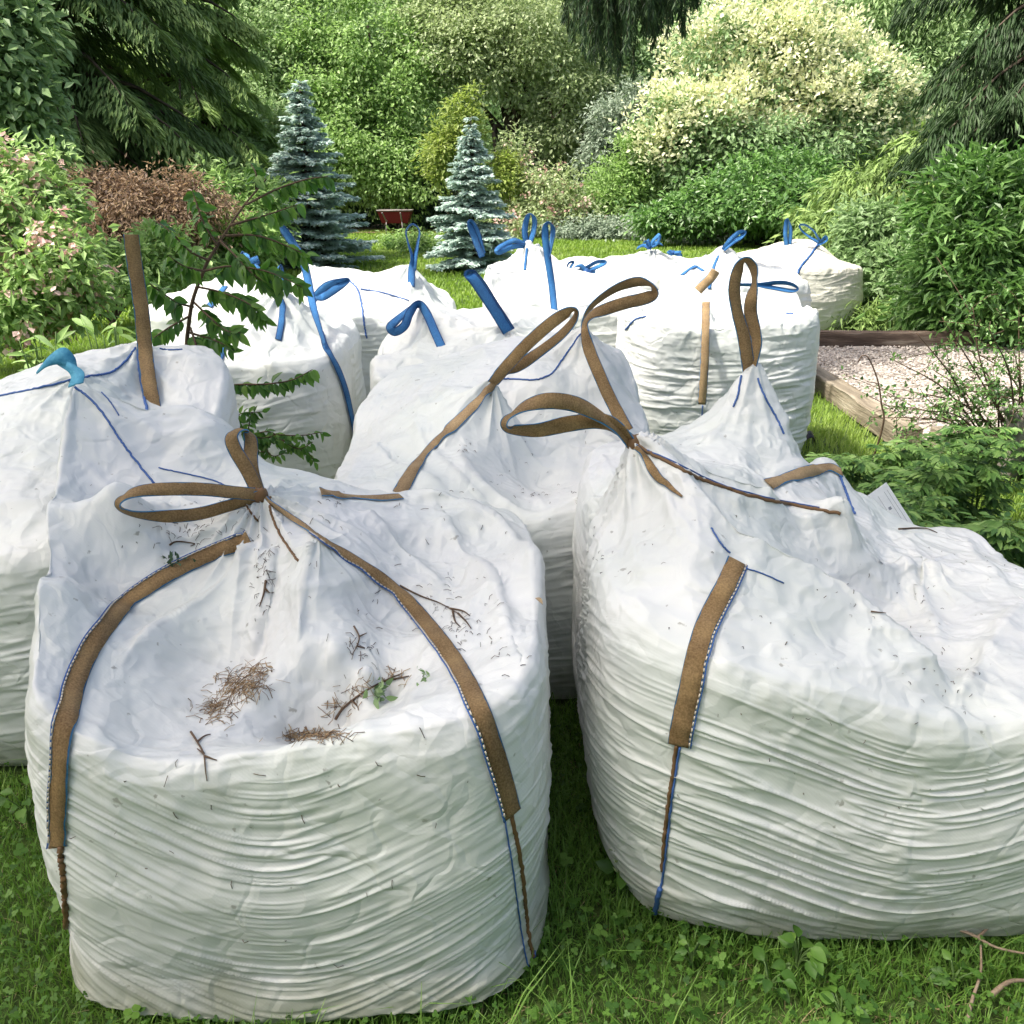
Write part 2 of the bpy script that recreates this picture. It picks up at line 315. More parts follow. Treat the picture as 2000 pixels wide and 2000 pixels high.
def crown_leaves(rng, lobes, nclump, per, cr, ll, lw, gap=-.25, inner=.5, drp=.3, up=.9, seed=0, face=.3, flat=.6):
    """leaf clumps through ellipsoidal lobes: returns P, D, N, L, var"""
    C_, R_ = np.array([l[0] for l in lobes]), np.array([l[1] for l in lobes])
    wgt = (R_[:, 0] * R_[:, 2]); wgt = wgt / wgt.sum()
    li = rng.choice(len(lobes), nclump, p=wgt); d = rdir(rng, nclump)
    flip = (d[:, 1] > face) & (rng.random(nclump) < .75); d[flip, 1] *= -1
    u = inner + (1.08 - inner) * rng.random(nclump) ** .6
    u = u * (1 + .42 * noise(d[:, 0] * 2.6 + li * 3.1, d[:, 1] * 2.3, d[:, 2] * 2.3 + seed, seed))
    c = C_[li] + d * R_[li] * u[:, None]
    sc = R_.mean()
    keep = (noise(c[:, 0] / sc * 3.2, c[:, 1] / sc * 3.2, c[:, 2] / sc * 3.2, seed + 3) > gap) & (c[:, 2] > .05)
    c, d = c[keep], d[keep]; m = len(c)
    off = rng.normal(size=(m, per, 3)) * cr * np.array([1, 1, flat]) * rng.uniform(.6, 1.3, (m, 1, 1))
    P = (c[:, None] + off).reshape(-1, 3); P[:, 2] = np.maximum(P[:, 2], .03)
    o = unit(off + d[:, None] * cr * .8).reshape(-1, 3)
    n = len(P); D = o + rng.normal(size=(n, 3)) * .5 + np.array([0, 0, -drp]); N = rng.normal(size=(n, 3)) * .55 + np.array([0, 0, up]) + np.repeat(d, per, 0) * .5
    L = ll * rng.uniform(.65, 1.25, n); W = L * lw / ll
    var = np.clip(np.repeat(rng.random(m), per) * .55 + rng.random(n) * .45, 0, 1)
    return P, D, N, L, W, var
def lobes_px(ls):
    out = []
    for (px, py, Y, rx, ry) in ls:
        c = at(px, py, Y); k = Y / FPX * 1.06
        out.append((c, np.array([rx * k, rx * k * .8, ry * k])))
    return out
def limb_curve(a, b, rng, k=5, wob=.08):
    t = np.linspace(0, 1, k)[:, None]; L = np.linalg.norm(b - a)
    P = a * (1 - t) + b * t; P[1:-1] += rng.normal(size=(k - 2, 3)) * L * wob; P[:, 2] += np.sin(t[:, 0] * math.pi) * L * .06
    return crom(P, 4)
def tree(name, label, cat, base_px, lobes, mat, nclump, per, cr, ll, lw, seed, gap=-.25, tr=.10, group=None, trunkmat='bark', inner=.5, drp=.3, up=.9, extra=None, limbs=None, sub='crown', kind_trunk='trunk', flat=.6):
    rng = np.random.default_rng(seed); lb = lobes_px(lobes)
    base = np.array([*at(base_px[0], 500, base_px[1])[:2], 0.]); base[0] = (base_px[0] - 1000) / FPX * (base_px[1] * math.cos(R(PITCH)) + CAM_Z * math.sin(R(PITCH)))
    root = thing(name, label, cat, base, group)
    mb = MB(); top = max(l[0][2] for l in lb); main = np.mean([l[0] for l in lb], 0); hub = base * .5 + main * .5; hub[2] = max(.35 * top, .2)
    P = crom([base, base * .7 + hub * .3 + np.array([0, 0, 0]), hub, np.array([main[0], main[1], top])], 5)
    mb.tube(P, np.linspace(tr, tr * .35, len(P)), 8)
    for c, r in lb:
        for q in range(limbs if limbs is not None else 3):
            e = c + rdir(rng, 1)[0] * r * .75; e[2] = max(e[2], .1)
            s0 = P[rng.integers(len(P) // 4, len(P) * 3 // 4)]; Q = limb_curve(s0, e, rng); mb.tube(Q, np.linspace(tr * .4, tr * .08, len(Q)), 5)
    mb.build(kind_trunk, M[trunkmat], root)
    P, D, N, L, W, var = crown_leaves(rng, lb, int(nclump * 1.15), per, cr * .8, ll, lw, gap + .08, inner, drp, up, seed, flat=flat)
    V, F = kites(P, D, N, L, W); cr_o = mesh(sub, V, F, M[mat], root, False, var=var)
    if extra:
        for (nm, m2, n2, p2, c2, l2, w2, kw) in extra:
            P, D, N, L, W, var = crown_leaves(rng, lb if 'lobes' not in kw else lobes_px(kw.pop('lobes')), n2, p2, c2, l2, w2, seed=seed + 9, **kw)
            V, F = kites(P, D, N, L, W); mesh(nm, V, F, M[m2], root, False, var=var)['kind'] = 'stuff'
    return root
def conifer(name, label, base, height, rad, mat, seed, nb=9, dz=.16, z0=.1, per=110, ql=.09, qw=.02, droop=.12, rise=.12, power=.85, hang=.25, group=None, width=.32, tr=.06, arc=None, top=None, cat='conifer', gapv=.0):
    rng = np.random.default_rng(seed); base = np.array([base[0], base[1], 0.])
    root = thing(name, label, cat, base, group)
    mb = MB(); mb.tube(np.array([base, base + [0, 0, height * .5], base + [0, 0, height]]), [tr, tr * .6, .008], 8)
    PP, DD, NN, LL, VV = [], [], [], [], []
    z = z0
    while z < (top or height * .98):
        f = 1 - z / height; rr = rad * f ** power; n = max(4, int(nb * (.5 + .5 * f)))
        a0 = rng.uniform(0, 6.28)
        for k in range(n):
            a = a0 + k * 6.283 / n + rng.normal() * .15
            if arc and not (arc[0] <= a % 6.283 <= arc[1]): continue
            l = rr * rng.uniform(.60, 1.18); zz = z + rng.normal() * dz * .75
            d = np.array([math.cos(a), math.sin(a), 0]); s_ = np.array([-math.sin(a), math.cos(a), 0])
            m = max(8, int(per * (l / rad) ** 1.15)); s = rng.random(m) ** .7 * .95 + .05; t = rng.uniform(-1, 1, m)
            wd = width * l * (1 - s * .75) + .03
            cz = zz + l * (rise * s - droop * s * s * 2 + .10 * s ** 4)
            P = base + np.c_[0 * s, 0 * s, cz] + d * (s * l)[:, None] + s_ * (t * wd)[:, None]; P[:, 2] -= hang * np.abs(t) * wd + np.abs(rng.normal(size=m)) * hang * .12 * l * .4
            D = d * .7 + s_ * (np.sign(t) * .75)[:, None] + rng.normal(size=(m, 3)) * .22 + np.array([0, 0, -hang * 1.2 + .1])
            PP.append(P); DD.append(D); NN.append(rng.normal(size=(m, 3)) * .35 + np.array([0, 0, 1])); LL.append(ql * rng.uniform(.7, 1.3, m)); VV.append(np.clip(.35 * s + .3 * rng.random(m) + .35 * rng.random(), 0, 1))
            Q = base + np.array([0, 0, zz]) + d * (np.linspace(0, .92, 5) * l)[:, None] + np.c_[np.zeros((5, 2)), l * (rise * np.linspace(0, .92, 5) - droop * np.linspace(0, .92, 5) ** 2 * 2)]
            mb.tube(Q, np.linspace(tr * .22 + .004, .004, 5), 4)
        z += dz * (.6 + .6 * f)
    mb.build('trunk', M['bark'], root)
    P = np.vstack(PP); keep = P[:, 2] > .03; L = np.concatenate(LL)
    if gapv: keep &= noise(P[:, 0] * 1.2, P[:, 1] * 1.2, P[:, 2] * 1.2, seed) > -gapv
    V, F = kites(P[keep], np.vstack(DD)[keep], np.vstack(NN)[keep], L[keep], L[keep] * qw / ql, .15)
    mesh('foliage', V, F, M[mat], root, False, var=np.concatenate(VV)[keep]); return root

G_ = lambda *c: [tuple(x) for x in c]  # several leaf colours below carry extra blue as painted-in haze
M['lf_bright'] = leafmat('bright_green_leaves', G_((0.170, 0.260, 0.085), (0.270, 0.410, 0.132), (0.440, 0.580, 0.279)), .35)
M['lf_mid'] = leafmat('mid_green_leaves', G_((0.120, 0.200, 0.085), (0.210, 0.320, 0.132), (0.340, 0.460, 0.264)), .3)
M['lf_cool'] = leafmat('cool_green_leaves', G_((.16, .24, .10), (.28, .40, .17), (.46, .58, .30)), .3)
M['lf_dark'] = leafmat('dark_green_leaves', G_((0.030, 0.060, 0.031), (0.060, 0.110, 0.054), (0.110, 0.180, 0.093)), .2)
M['lf_olive'] = leafmat('olive_leaves', G_((0.200, 0.260, 0.109), (0.340, 0.420, 0.202), (0.520, 0.580, 0.388)), .35)
M['lf_yellow'] = leafmat('yellow_green_leaves', G_((0.170, 0.240, 0.062), (0.280, 0.360, 0.093), (0.400, 0.450, 0.155)), .35)
M['lf_silver'] = leafmat('silver_green_leaves', G_((0.154, 0.209, 0.143), (0.264, 0.330, 0.242), (0.396, 0.462, 0.363)), .25)
M['lf_russet'] = leafmat('russet_leaves', G_((.13, .10, .085), (.25, .175, .115), (.40, .30, .18)), .3)
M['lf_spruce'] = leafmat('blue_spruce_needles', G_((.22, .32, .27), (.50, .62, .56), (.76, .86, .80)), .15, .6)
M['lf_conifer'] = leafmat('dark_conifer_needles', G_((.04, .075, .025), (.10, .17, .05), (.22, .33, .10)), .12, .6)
M['lf_weeping'] = leafmat('shade_painted_conifer_needles', G_((.010, .026, .010), (.025, .058, .018), (.06, .11, .035)), .1, .6)  # conifer needles darkened so the colour itself holds their shade
M['lf_conifer2'] = leafmat('fresh_conifer_needles', G_((.09, .15, .04), (.19, .29, .08), (.34, .47, .15)), .2, .6)
M['blossom'] = leafmat('cream_blossom', G_((.58, .62, .36), (.74, .75, .50), (.85, .84, .64)), .25)
M['pinkflower'] = leafmat('pale_pink_flowers', G_((.55, .32, .30), (.70, .46, .43), (.78, .62, .56)), .25)
M['lf_sap'] = leafmat('sapling_leaves', G_((.04, .11, .02), (.09, .20, .035), (.17, .30, .06)), .4, .35, .5)
M['lf_hedge'] = leafmat('glossy_shrub_leaves', G_((0.050, 0.110, 0.034), (0.120, 0.240, 0.062), (0.240, 0.400, 0.124)), .3, .4, .45)

# ------------------------------------------------------------------ far wood on the slope
rng = np.random.default_rng(1)
n = 9000; x = rng.uniform(-34, 34, n); y = rng.uniform(37, 62, n)
z = 17 * smooth01((y - 37) / 50) + rng.uniform(.0, 6.5, n) * (1 - (y - 37) / 60); c = np.c_[x, y, z]; per = 14
P = (c[:, None] + rng.normal(size=(n, per, 3)) * .55).reshape(-1, 3); m = len(P)
V, F = kites(P, rdir(rng, m) + np.array([0, -.3, -.3]), rng.normal(size=(m, 3)) * .6 + [0, -.3, .8], rng.uniform(.25, .5, m), rng.uniform(.15, .3, m))
tag(mesh('far_woodland', V, F, M['lf_mid'], None, False, var=np.repeat(np.clip(.5 + .6 * noise(c[:, 0] * .25, c[:, 1] * .25, c[:, 2] * .4, 2), 0, 1), per)), 'wooded slope with haze-tinted leaves filling the distance behind every garden tree', 'woodland', kind='stuff')

# ------------------------------------------------------------------ trees beyond the lawn
TG = 'trees and shrubs beyond the lawn'
tree('deciduous_tree', 'bright green leafy tree right of the larger blue spruce, with a thin pale trunk', 'tree', (790, 29), [(700, 300, 29, 110, 90), (790, 200, 30, 110, 110), (660, 180, 30, 120, 120), (760, 330, 28.5, 80, 60), (720, 60, 31, 120, 100)], 'lf_bright', 2025, 34, .32, .145, .08, 11, tr=.11, group=TG, gap=-.2)
tree('deciduous_tree', 'tall cool green tree at the upper left behind the dark conifer', 'tree', (560, 31), [(560, 90, 31, 130, 130), (470, 180, 30, 110, 110), (600, 250, 30.5, 100, 100), (520, 330, 29, 90, 70), (430, 40, 32, 110, 100)], 'lf_cool', 2025, 34, .32, .145, .08, 12, tr=.16, group=TG, gap=-.2)
tree('deciduous_tree', 'olive green tree in the top centre with a slim bare leaning trunk', 'tree', (985, 30), [(930, 100, 30, 120, 75), (1050, 120, 30, 110, 80), (1010, 30, 31, 150, 70), (880, 50, 31, 100, 80), (1115, 220, 29.5, 60, 70)], 'lf_olive', 1700, 32, .32, .15, .08, 13, tr=.20, group=TG, gap=-.15)
tree('deciduous_tree', 'tall olive tree right of centre above the low shrubs', 'tree', (1120, 33), [(1090, 330, 31, 90, 110), (1160, 300, 32, 80, 100), (1020, 390, 30, 60, 70), (1130, 160, 33, 90, 120)], 'lf_olive', 1100, 32, .34, .17, .10, 14, tr=.14, group=TG, gap=-.2)
tree('golden_shrub', 'yellow green shrub rising behind the smaller blue spruce', 'shrub', (890, 26), [(905, 240, 26, 28, 50), (862, 300, 26, 26, 50), (985, 345, 26, 30, 40)], 'lf_yellow', 260, 22, .17, .15, .07, 15, group=TG, tr=.05, drp=0)
tree('dark_shrub', 'dark foliage standing in for the shaded hollow between the two blue spruces', 'shrub', (815, 30.5), [(815, 370, 30.5, 70, 70), (740, 400, 31.5, 90, 60), (850, 420, 30, 50, 40)], 'lf_dark', 500, 26, .3, .16, .09, 16, group=TG, tr=.06)  # dark leaves fill the hollow, its shade put into their colour
tree('silver_shrub', 'silver grey leaved shrub left of the cream blossom tree', 'shrub', (1205, 28), [(1200, 260, 28, 50, 60), (1230, 220, 28, 40, 40), (1180, 320, 28, 40, 50)], 'lf_silver', 300, 26, .22, .15, .07, 17, group=TG, tr=.06)
tree('deciduous_tree', 'deep green tree directly below the hanging dark bough, top right of centre', 'tree', (1240, 33), [(1230, 190, 33, 110, 80), (1190, 120, 33, 80, 60), (1280, 120, 34, 90, 80), (1260, 300, 31, 60, 80), (1370, 40, 34, 90, 70)], 'lf_mid', 1100, 32, .34, .18, .10, 18, tr=.14, group=TG)
tree('leafy_shrub', 'fresh green upright shrub left of the cream blossom tree at the lawn edge', 'shrub', (1225, 26), [(1225, 380, 26, 60, 60), (1180, 400, 26, 40, 40), (1245, 330, 26, 40, 60), (1290, 400, 26, 50, 50)], 'lf_bright', 520, 26, .22, .15, .06, 19, group=TG, tr=.05, drp=-.3)
tree('flowering_shrub', 'low straggly shrub with pinkish flowers right of the smaller blue spruce', 'shrub', (1075, 26), [(1070, 385, 26, 65, 50), (1010, 340, 26.5, 35, 60), (1120, 415, 25.5, 50, 30), (1040, 430, 25.5, 60, 22)], 'lf_olive', 420, 24, .2, .13, .06, 20, group=TG, tr=.04, extra=[('flowers', 'pinkflower', 110, 9, .10, .11, .09, {})])
tree('low_shrub', 'low grey green mound of foliage along the far lawn edge', 'shrub', (1180, 25), [(1120, 448, 25, 80, 16), (1210, 446, 25, 80, 18), (1290, 455, 24, 80, 20), (1350, 462, 23, 60, 18)], 'lf_silver', 420, 24, .14, .12, .06, 21, group=TG, tr=.03, limbs=1)
tree('low_shrub', 'loose low green shrub at the far lawn edge right of the larger blue spruce', 'shrub', (800, 22), [(830, 478, 20, 35, 20), (780, 470, 21, 30, 14)], 'lf_bright', 160, 20, .1, .1, .05, 22, group=TG, tr=.02, limbs=1)
tree('blossom_tree', 'broad tree covered in cream blossom in the upper right', 'tree', (1440, 26.5),
     [(1470, 130, 27, 130, 90), (1370, 250, 26, 95, 75), (1600, 180, 27, 130, 90), (1310, 290, 26, 60, 55), (1500, 45, 27.5, 80, 55), (1440, 300, 25.5, 110, 70), (1700, 230, 27, 80, 80), (1560, 290, 26, 110, 70), (1420, 380, 25.5, 110, 45)],
     'lf_mid', 1900, 26, .34, .17, .09, 23, tr=.2, group=TG,
     extra=[('blossom', 'blossom', 1900, 20, .17, .13, .085, dict(inner=.80, gap=-.35, drp=-.6, up=.6, lobes=[(1470, 125, 26.8, 135, 95), (1370, 240, 25.8, 98, 72), (1600, 175, 26.8, 135, 92), (1305, 275, 25.8, 60, 48), (1500, 40, 27.2, 85, 60), (1700, 225, 26.8, 82, 70), (1560, 265, 26, 90, 40), (1450, 225, 25.8, 95, 50)]))])
tree('leafy_shrub', 'dense mid green shrub standing in front of the foot of the cream blossom tree', 'shrub', (1500, 22), [(1450, 370, 22, 80, 40), (1530, 345, 22, 70, 45), (1500, 410, 21.5, 120, 35), (1370, 415, 22, 70, 30), (1610, 400, 21, 70, 45), (1300, 430, 22, 50, 24)], 'lf_hedge', 1100, 28, .22, .14, .07, 24, tr=.08, group=TG)
tree('dark_shrub', 'black green foliage standing in for the shade under the blossom tree at the lawn edge', 'shrub', (1420, 25), [(1400, 430, 24.5, 130, 35), (1540, 440, 23, 100, 40), (1330, 425, 25, 60, 25)], 'lf_dark', 500, 24, .25, .15, .08, 25, tr=.05, group=TG)  # near-black leaf colour paints the shade beneath the foliage
tree('deciduous_tree', 'light green feathery tree at the top right behind the dark hanging branches', 'tree', (1720, 30), [(1740, 90, 30, 100, 110), (1800, 200, 29, 90, 90), (1700, 30, 31, 90, 70), (1880, 60, 30, 120, 120)], 'lf_cool', 1100, 32, .34, .2, .07, 26, tr=.16, group=TG, drp=.7)
tree('deciduous_tree', 'grey green tree at the top behind the right shoulder of the blossom tree', 'tree', (1610, 33), [(1600, 40, 33, 90, 90), (1650, 110, 33, 70, 80)], 'lf_silver' if False else 'lf_mid', 600, 30, .34, .19, .08, 27, tr=.14, group=TG)
# spruces on the lawn
SP = 'blue spruces standing on the lawn'
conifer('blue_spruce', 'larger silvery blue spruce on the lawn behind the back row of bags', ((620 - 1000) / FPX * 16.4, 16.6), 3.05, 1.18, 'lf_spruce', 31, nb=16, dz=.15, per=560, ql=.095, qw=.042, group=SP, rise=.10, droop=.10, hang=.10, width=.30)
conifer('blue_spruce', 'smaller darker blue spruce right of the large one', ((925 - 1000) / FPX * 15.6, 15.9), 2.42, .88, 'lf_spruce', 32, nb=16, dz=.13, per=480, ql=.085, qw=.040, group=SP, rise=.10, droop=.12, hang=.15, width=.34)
# left side
LS = 'trees and shrubs along the left edge'
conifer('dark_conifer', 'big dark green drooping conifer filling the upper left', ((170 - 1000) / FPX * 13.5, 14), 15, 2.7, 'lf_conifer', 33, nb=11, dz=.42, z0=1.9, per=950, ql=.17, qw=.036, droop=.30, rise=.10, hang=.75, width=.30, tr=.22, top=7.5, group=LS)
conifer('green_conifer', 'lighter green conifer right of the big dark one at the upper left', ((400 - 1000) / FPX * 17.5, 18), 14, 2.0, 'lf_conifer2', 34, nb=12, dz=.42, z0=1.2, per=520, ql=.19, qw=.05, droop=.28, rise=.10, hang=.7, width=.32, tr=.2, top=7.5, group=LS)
tree('laurel_shrub', 'tall broadleaf shrub in the top left corner above the pink flowered bush', 'shrub', (10, 9.5), [(15, 60, 9.5, 65, 90), (30, 200, 9.3, 60, 80), (-40, 130, 9.3, 70, 120), (20, 300, 9.3, 50, 60)], 'lf_mid', 420, 30, .15, .12, .06, 35, tr=.06, group=LS)
tree('pink_flowering_bush', 'large bush dotted with pale pink flowers at the left edge of the lawn', 'shrub', (30, 7.8), [(20, 380, 7.9, 75, 90), (50, 470, 7.5, 95, 80), (100, 540, 7.3, 85, 70), (20, 600, 7.0, 70, 60), (150, 590, 7.3, 50, 35), (-40, 500, 7.3, 80, 120), (90, 400, 8.2, 50, 60)],
     'lf_bright', 700, 26, .12, .09, .04, 36, tr=.05, group=LS, extra=[('flowers', 'pinkflower', 260, 9, .045, .06, .05, dict(inner=.85, gap=-.5, up=.4)), ('dry_leaves', 'lf_russet', 90, 14, .09, .07, .03, {})])
tree('russet_shrub', 'russet and purple leaved shrub under the dark conifer at left', 'shrub', (250, 12), [(190, 390, 12, 80, 55), (290, 410, 12, 100, 60), (370, 430, 11.8, 70, 50), (150, 450, 12, 60, 50), (260, 470, 11.8, 110, 45), (390, 390, 12, 40, 35)],
     'lf_russet', 1100, 28, .13, .075, .026, 37, tr=.05, group=LS, drp=.5, limbs=4)
tree('leafy_shrub', 'small pale green shrub at the left behind the tall brown strap', 'shrub', (215, 9.6), [(200, 510, 9.6, 50, 32), (270, 520, 9.6, 60, 40), (330, 500, 9.8, 50, 50), (240, 555, 9.4, 60, 18)], 'lf_bright', 300, 22, .10, .09, .04, 38, tr=.03, group=LS)
tree('leafy_shrub', 'yellowish green shrub behind the sapling left of the larger spruce', 'shrub', (420, 13), [(420, 430, 13, 80, 70), (490, 400, 13.5, 50, 50), (360, 520, 12, 70, 40), (470, 480, 12.5, 60, 50)], 'lf_bright', 500, 26, .15, .13, .05, 39, tr=.04, group=LS)
tree('leafy_shrub', 'cool green shrub between the green conifer and the larger spruce', 'shrub', (480, 19), [(460, 330, 19, 80, 60), (520, 290, 20, 60, 80), (400, 300, 19, 70, 40)], 'lf_cool', 500, 26, .2, .16, .07, 40, tr=.05, group=LS)

# right side
RS = 'trees and shrubs along the right edge'
tree('feathery_shrub', 'feathery light green shrub right of the blossom tree', 'shrub', (1700, 13), [(1710, 385, 13, 85, 55), (1630, 430, 13.5, 60, 45), (1780, 420, 12.8, 90, 60), (1640, 480, 12.5, 70, 60), (1730, 500, 12.3, 90, 70), (1840, 330, 13, 80, 50)], 'lf_conifer2', 950, 34, .17, .19, .035, 41, tr=.06, group=RS, drp=.9, flat=.5)
tree('feathery_shrub', 'low arching light green shrub beside the lone cream bag', 'shrub', (1690, 9.4), [(1690, 628, 9.4, 55, 22), (1750, 625, 9.3, 50, 22)], 'lf_conifer2', 130, 26, .08, .14, .02, 42, tr=.02, group=RS, drp=.3, limbs=1)
tree('dark_shrub', 'dark leafy shrub overhanging the back timber of the gravel bed', 'shrub', (1760, 10), [(1720, 470, 10.6, 70, 70), (1760, 560, 10, 80, 60), (1690, 560, 10.3, 50, 60), (1850, 600, 9.6, 90, 40)], 'lf_mid', 600, 26, .13, .11, .045, 43, tr=.05, group=RS)
tree('glossy_shrub', 'big vivid green broadleaf shrub at the right edge above the gravel bed', 'shrub', (1960, 9.2), [(1900, 400, 9.0, 85, 75), (1980, 460, 8.7, 90, 110), (1880, 500, 8.7, 90, 70), (1950, 590, 8.4, 110, 60), (1830, 590, 8.8, 70, 40), (2060, 420, 9, 80, 120)], 'lf_hedge', 900, 28, .13, .125, .038, 44, tr=.07, group=RS, drp=.1)
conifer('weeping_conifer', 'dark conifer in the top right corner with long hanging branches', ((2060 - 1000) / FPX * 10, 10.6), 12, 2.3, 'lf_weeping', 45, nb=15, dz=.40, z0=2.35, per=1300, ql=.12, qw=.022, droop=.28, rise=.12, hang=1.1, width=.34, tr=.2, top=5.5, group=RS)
# the bough that hangs into the top of the picture: belongs to a conifer whose trunk stands out of frame on the right
def hanging_bough_tree():
    rng = np.random.default_rng(46); base = np.array([5.4, 8.2, 0.])
    root = thing('overhanging_conifer', 'dark fringed conifer bough hanging in from above at the top centre, trunk out of frame', 'conifer', base, RS)
    mb = MB(); mb.tube(np.array([base, base + [-.1, 0, 2.5], base + [-.1, -.1, 6], base + [0, 0, 9]]), [.24, .2, .15, .08], 10)
    PP, DD, LL = [], [], []
    for (px0, px1, Y, zt, hang) in ((1105, 1400, 7.2, 3.25, 1.0), (1180, 1480, 7.8, 3.5, .9), (1120, 1330, 6.8, 3.1, .85), (1300, 1520, 7.4, 3.35, .55), (1370, 1560, 8, 3.6, .5)):
        a = base + np.array([0, 0, zt + .8]); b = np.array([*at(px0, 0, Y)[:2], zt - .15]); mid = (a + b) / 2 + np.array([0, 0, .35]); Q = crom([a, mid, b], 10); mb.tube(Q, np.linspace(.07, .012, len(Q)), 6)
        xs = np.linspace(at(px0, 0, Y)[0], at(px1, 0, Y)[0], 46)
        for x in xs:
            f = (x - xs[0]) / (xs[-1] - xs[0]); hg = hang * 1.05 * (.35 + .65 * math.sin(math.pi * min(1, .12 + f * .95)) ** .7) * rng.uniform(.65, 1.05)
            y = Y + rng.normal() * .18; zt_ = zt + .12 * f
            m = int(420 * hg + 20); s = rng.random(m); sway = rng.normal() * .08
            PP.append(np.c_[x + sway * s + rng.normal(size=m) * .035 * (1.2 - s), y + rng.normal(size=m) * .035, zt_ - s * hg]); DD.append(np.c_[rng.normal(size=m) * .35 + sway, rng.normal(size=m) * .35, -np.ones(m)]); LL.append(rng.uniform(.035, .08, m))
            mb.tube(np.array([[x, y, zt_], [x + sway * .5, y, zt_ - hg * .5], [x + sway, y, zt_ - hg]]), [.006, .004, .002], 4)
    mb.build('trunk', M['bark'], root)
    P = np.vstack(PP); L = np.concatenate(LL); V, F = kites(P, np.vstack(DD), rng.normal(size=P.shape), L, L * .17, .1); mesh('bough', V, F, M['lf_weeping'], root, False, var=rng.random(len(L)))
hanging_bough_tree()

# ------------------------------------------------------------------ raised gravel bed with timber edging
M['gravel'] = noisemat('pinkish_gravel', [(.32, (.26, .22, .18)), (.5, (.38, .34, .30)), (.68, (.52, .48, .43))], 26, .9, .9, 55, .02, detail=4)
M['sleeper'] = noisemat('weathered_timber', [(.3, (.05, .033, .024)), (.52, (.14, .10, .075)), (.75, (.34, .29, .23))], 7, .85, .7, 30, .012, stretch=(.35, 3.0, 3.0))
M['sleeper_y'] = noisemat('weathered_timber_grey', [(.3, (.10, .08, .055)), (.52, (.26, .22, .16)), (.75, (.44, .39, .31))], 7, .85, .7, 30, .012, stretch=(3.0, .35, 3.0))
gg = np.stack(np.meshgrid(np.linspace(2.42, 6.3, 60), np.linspace(5.05, 8.2, 50)), -1); gz = .045 + .012 * noise(gg[..., 0] * 5, gg[..., 1] * 5, 0, 6)
tag(mesh('gravel_surface', np.concatenate([gg, gz[..., None]], -1).reshape(-1, 3), gridfaces(50, 60), M['gravel']), kind='structure')
def sleeper(c, size, mat, label, seed):
    rng = np.random.default_rng(seed); ax = 0 if size[0] > size[1] else 1; n = 60
    t = np.linspace(-.5, .5, n) * size[ax]; o = 1 - ax; V = []
    prof = [(-.5, 0), (-.5, .93), (-.485, .98), (-.46, 1), (.46, 1), (.485, .98), (.5, .93), (.5, 0)]
    for q, tt in enumerate(t):
        for k, (a, b) in enumerate(prof):
            p = np.zeros(3); p[ax] = tt; p[o] = a * size[o] + .008 * noise(tt * 4, k * 1.7, 0, seed); p[2] = b * size[2] + (.010 * noise(tt * 3, k * 2.1, 3, seed) if b > 0 else 0); V.append(p + np.array([c[0], c[1], 0]))
    k = len(prof); i = np.arange(n - 1)[:, None] * k; j = np.arange(k)[None]; j2 = (j + 1) % k
    F = np.stack([i + j, i + j2, i + k + j2, i + k + j], -1).reshape(-1, 4); V = np.array(V); V = np.vstack([V, V[:k].mean(0), V[-k:].mean(0)]); m = n * k; jj = np.arange(k); jn = (jj + 1) % k
    F3 = np.vstack([np.stack([jn, jj, np.full(k, m)], -1), np.stack([jj + (n - 1) * k, jn + (n - 1) * k, np.full(k, m + 1)], -1)])
    return tag(mesh('timber_sleeper', V, [F3, F], M[mat], None, False, origin=(c[0], c[1], 0)), label, 'timber edging', 'timbers edging the gravel bed')
sleeper((4.35, 8.32), (4.1, .16, .17), 'sleeper', 'dark brown timber along the back of the gravel bed', 3)
sleeper((2.34, 6.62), (.13, 3.2, .13), 'sleeper_y', 'pale grey timber running away beside the lawn at the left of the gravel bed', 4)
sleeper((4.45, 4.95), (4.0, .16, .14), 'sleeper_y', 'grey timber at the near end of the gravel bed behind the leafy weeds', 5)
# stones on the bed
rng = np.random.default_rng(9); n = 9000; P = np.c_[rng.uniform(2.45, 5.2, n), rng.uniform(5.06, 8.2, n), np.full(n, .052)]
oc = np.array([[1, 0, 0], [0, 1, 0], [-1, 0, 0], [0, -1, 0], [0, 0, .7], [0, 0, -.7]]); of = np.array([[0, 1, 4], [1, 2, 4], [2, 3, 4], [3, 0, 4], [1, 0, 5], [2, 1, 5], [3, 2, 5], [0, 3, 5]])
r_ = rng.uniform(.007, .017, (n, 1, 1)); V = P[:, None] + (oc[None] + rng.normal(size=(n, 6, 3)) * .22) * r_
M['pebble'] = leafmat('pinkish_pebbles', G_((.20, .17, .145), (.40, .355, .31), (.62, .57, .51)), 0., .8)
tag(mesh('gravel', V.reshape(-1, 3), (np.arange(n)[:, None, None] * 6 + of[None]).reshape(-1, 3), M['pebble'], None, False, var=np.repeat(rng.random(n), 8)), 'loose pinkish gravel spread inside the timber edged bed', 'gravel', kind='stuff')

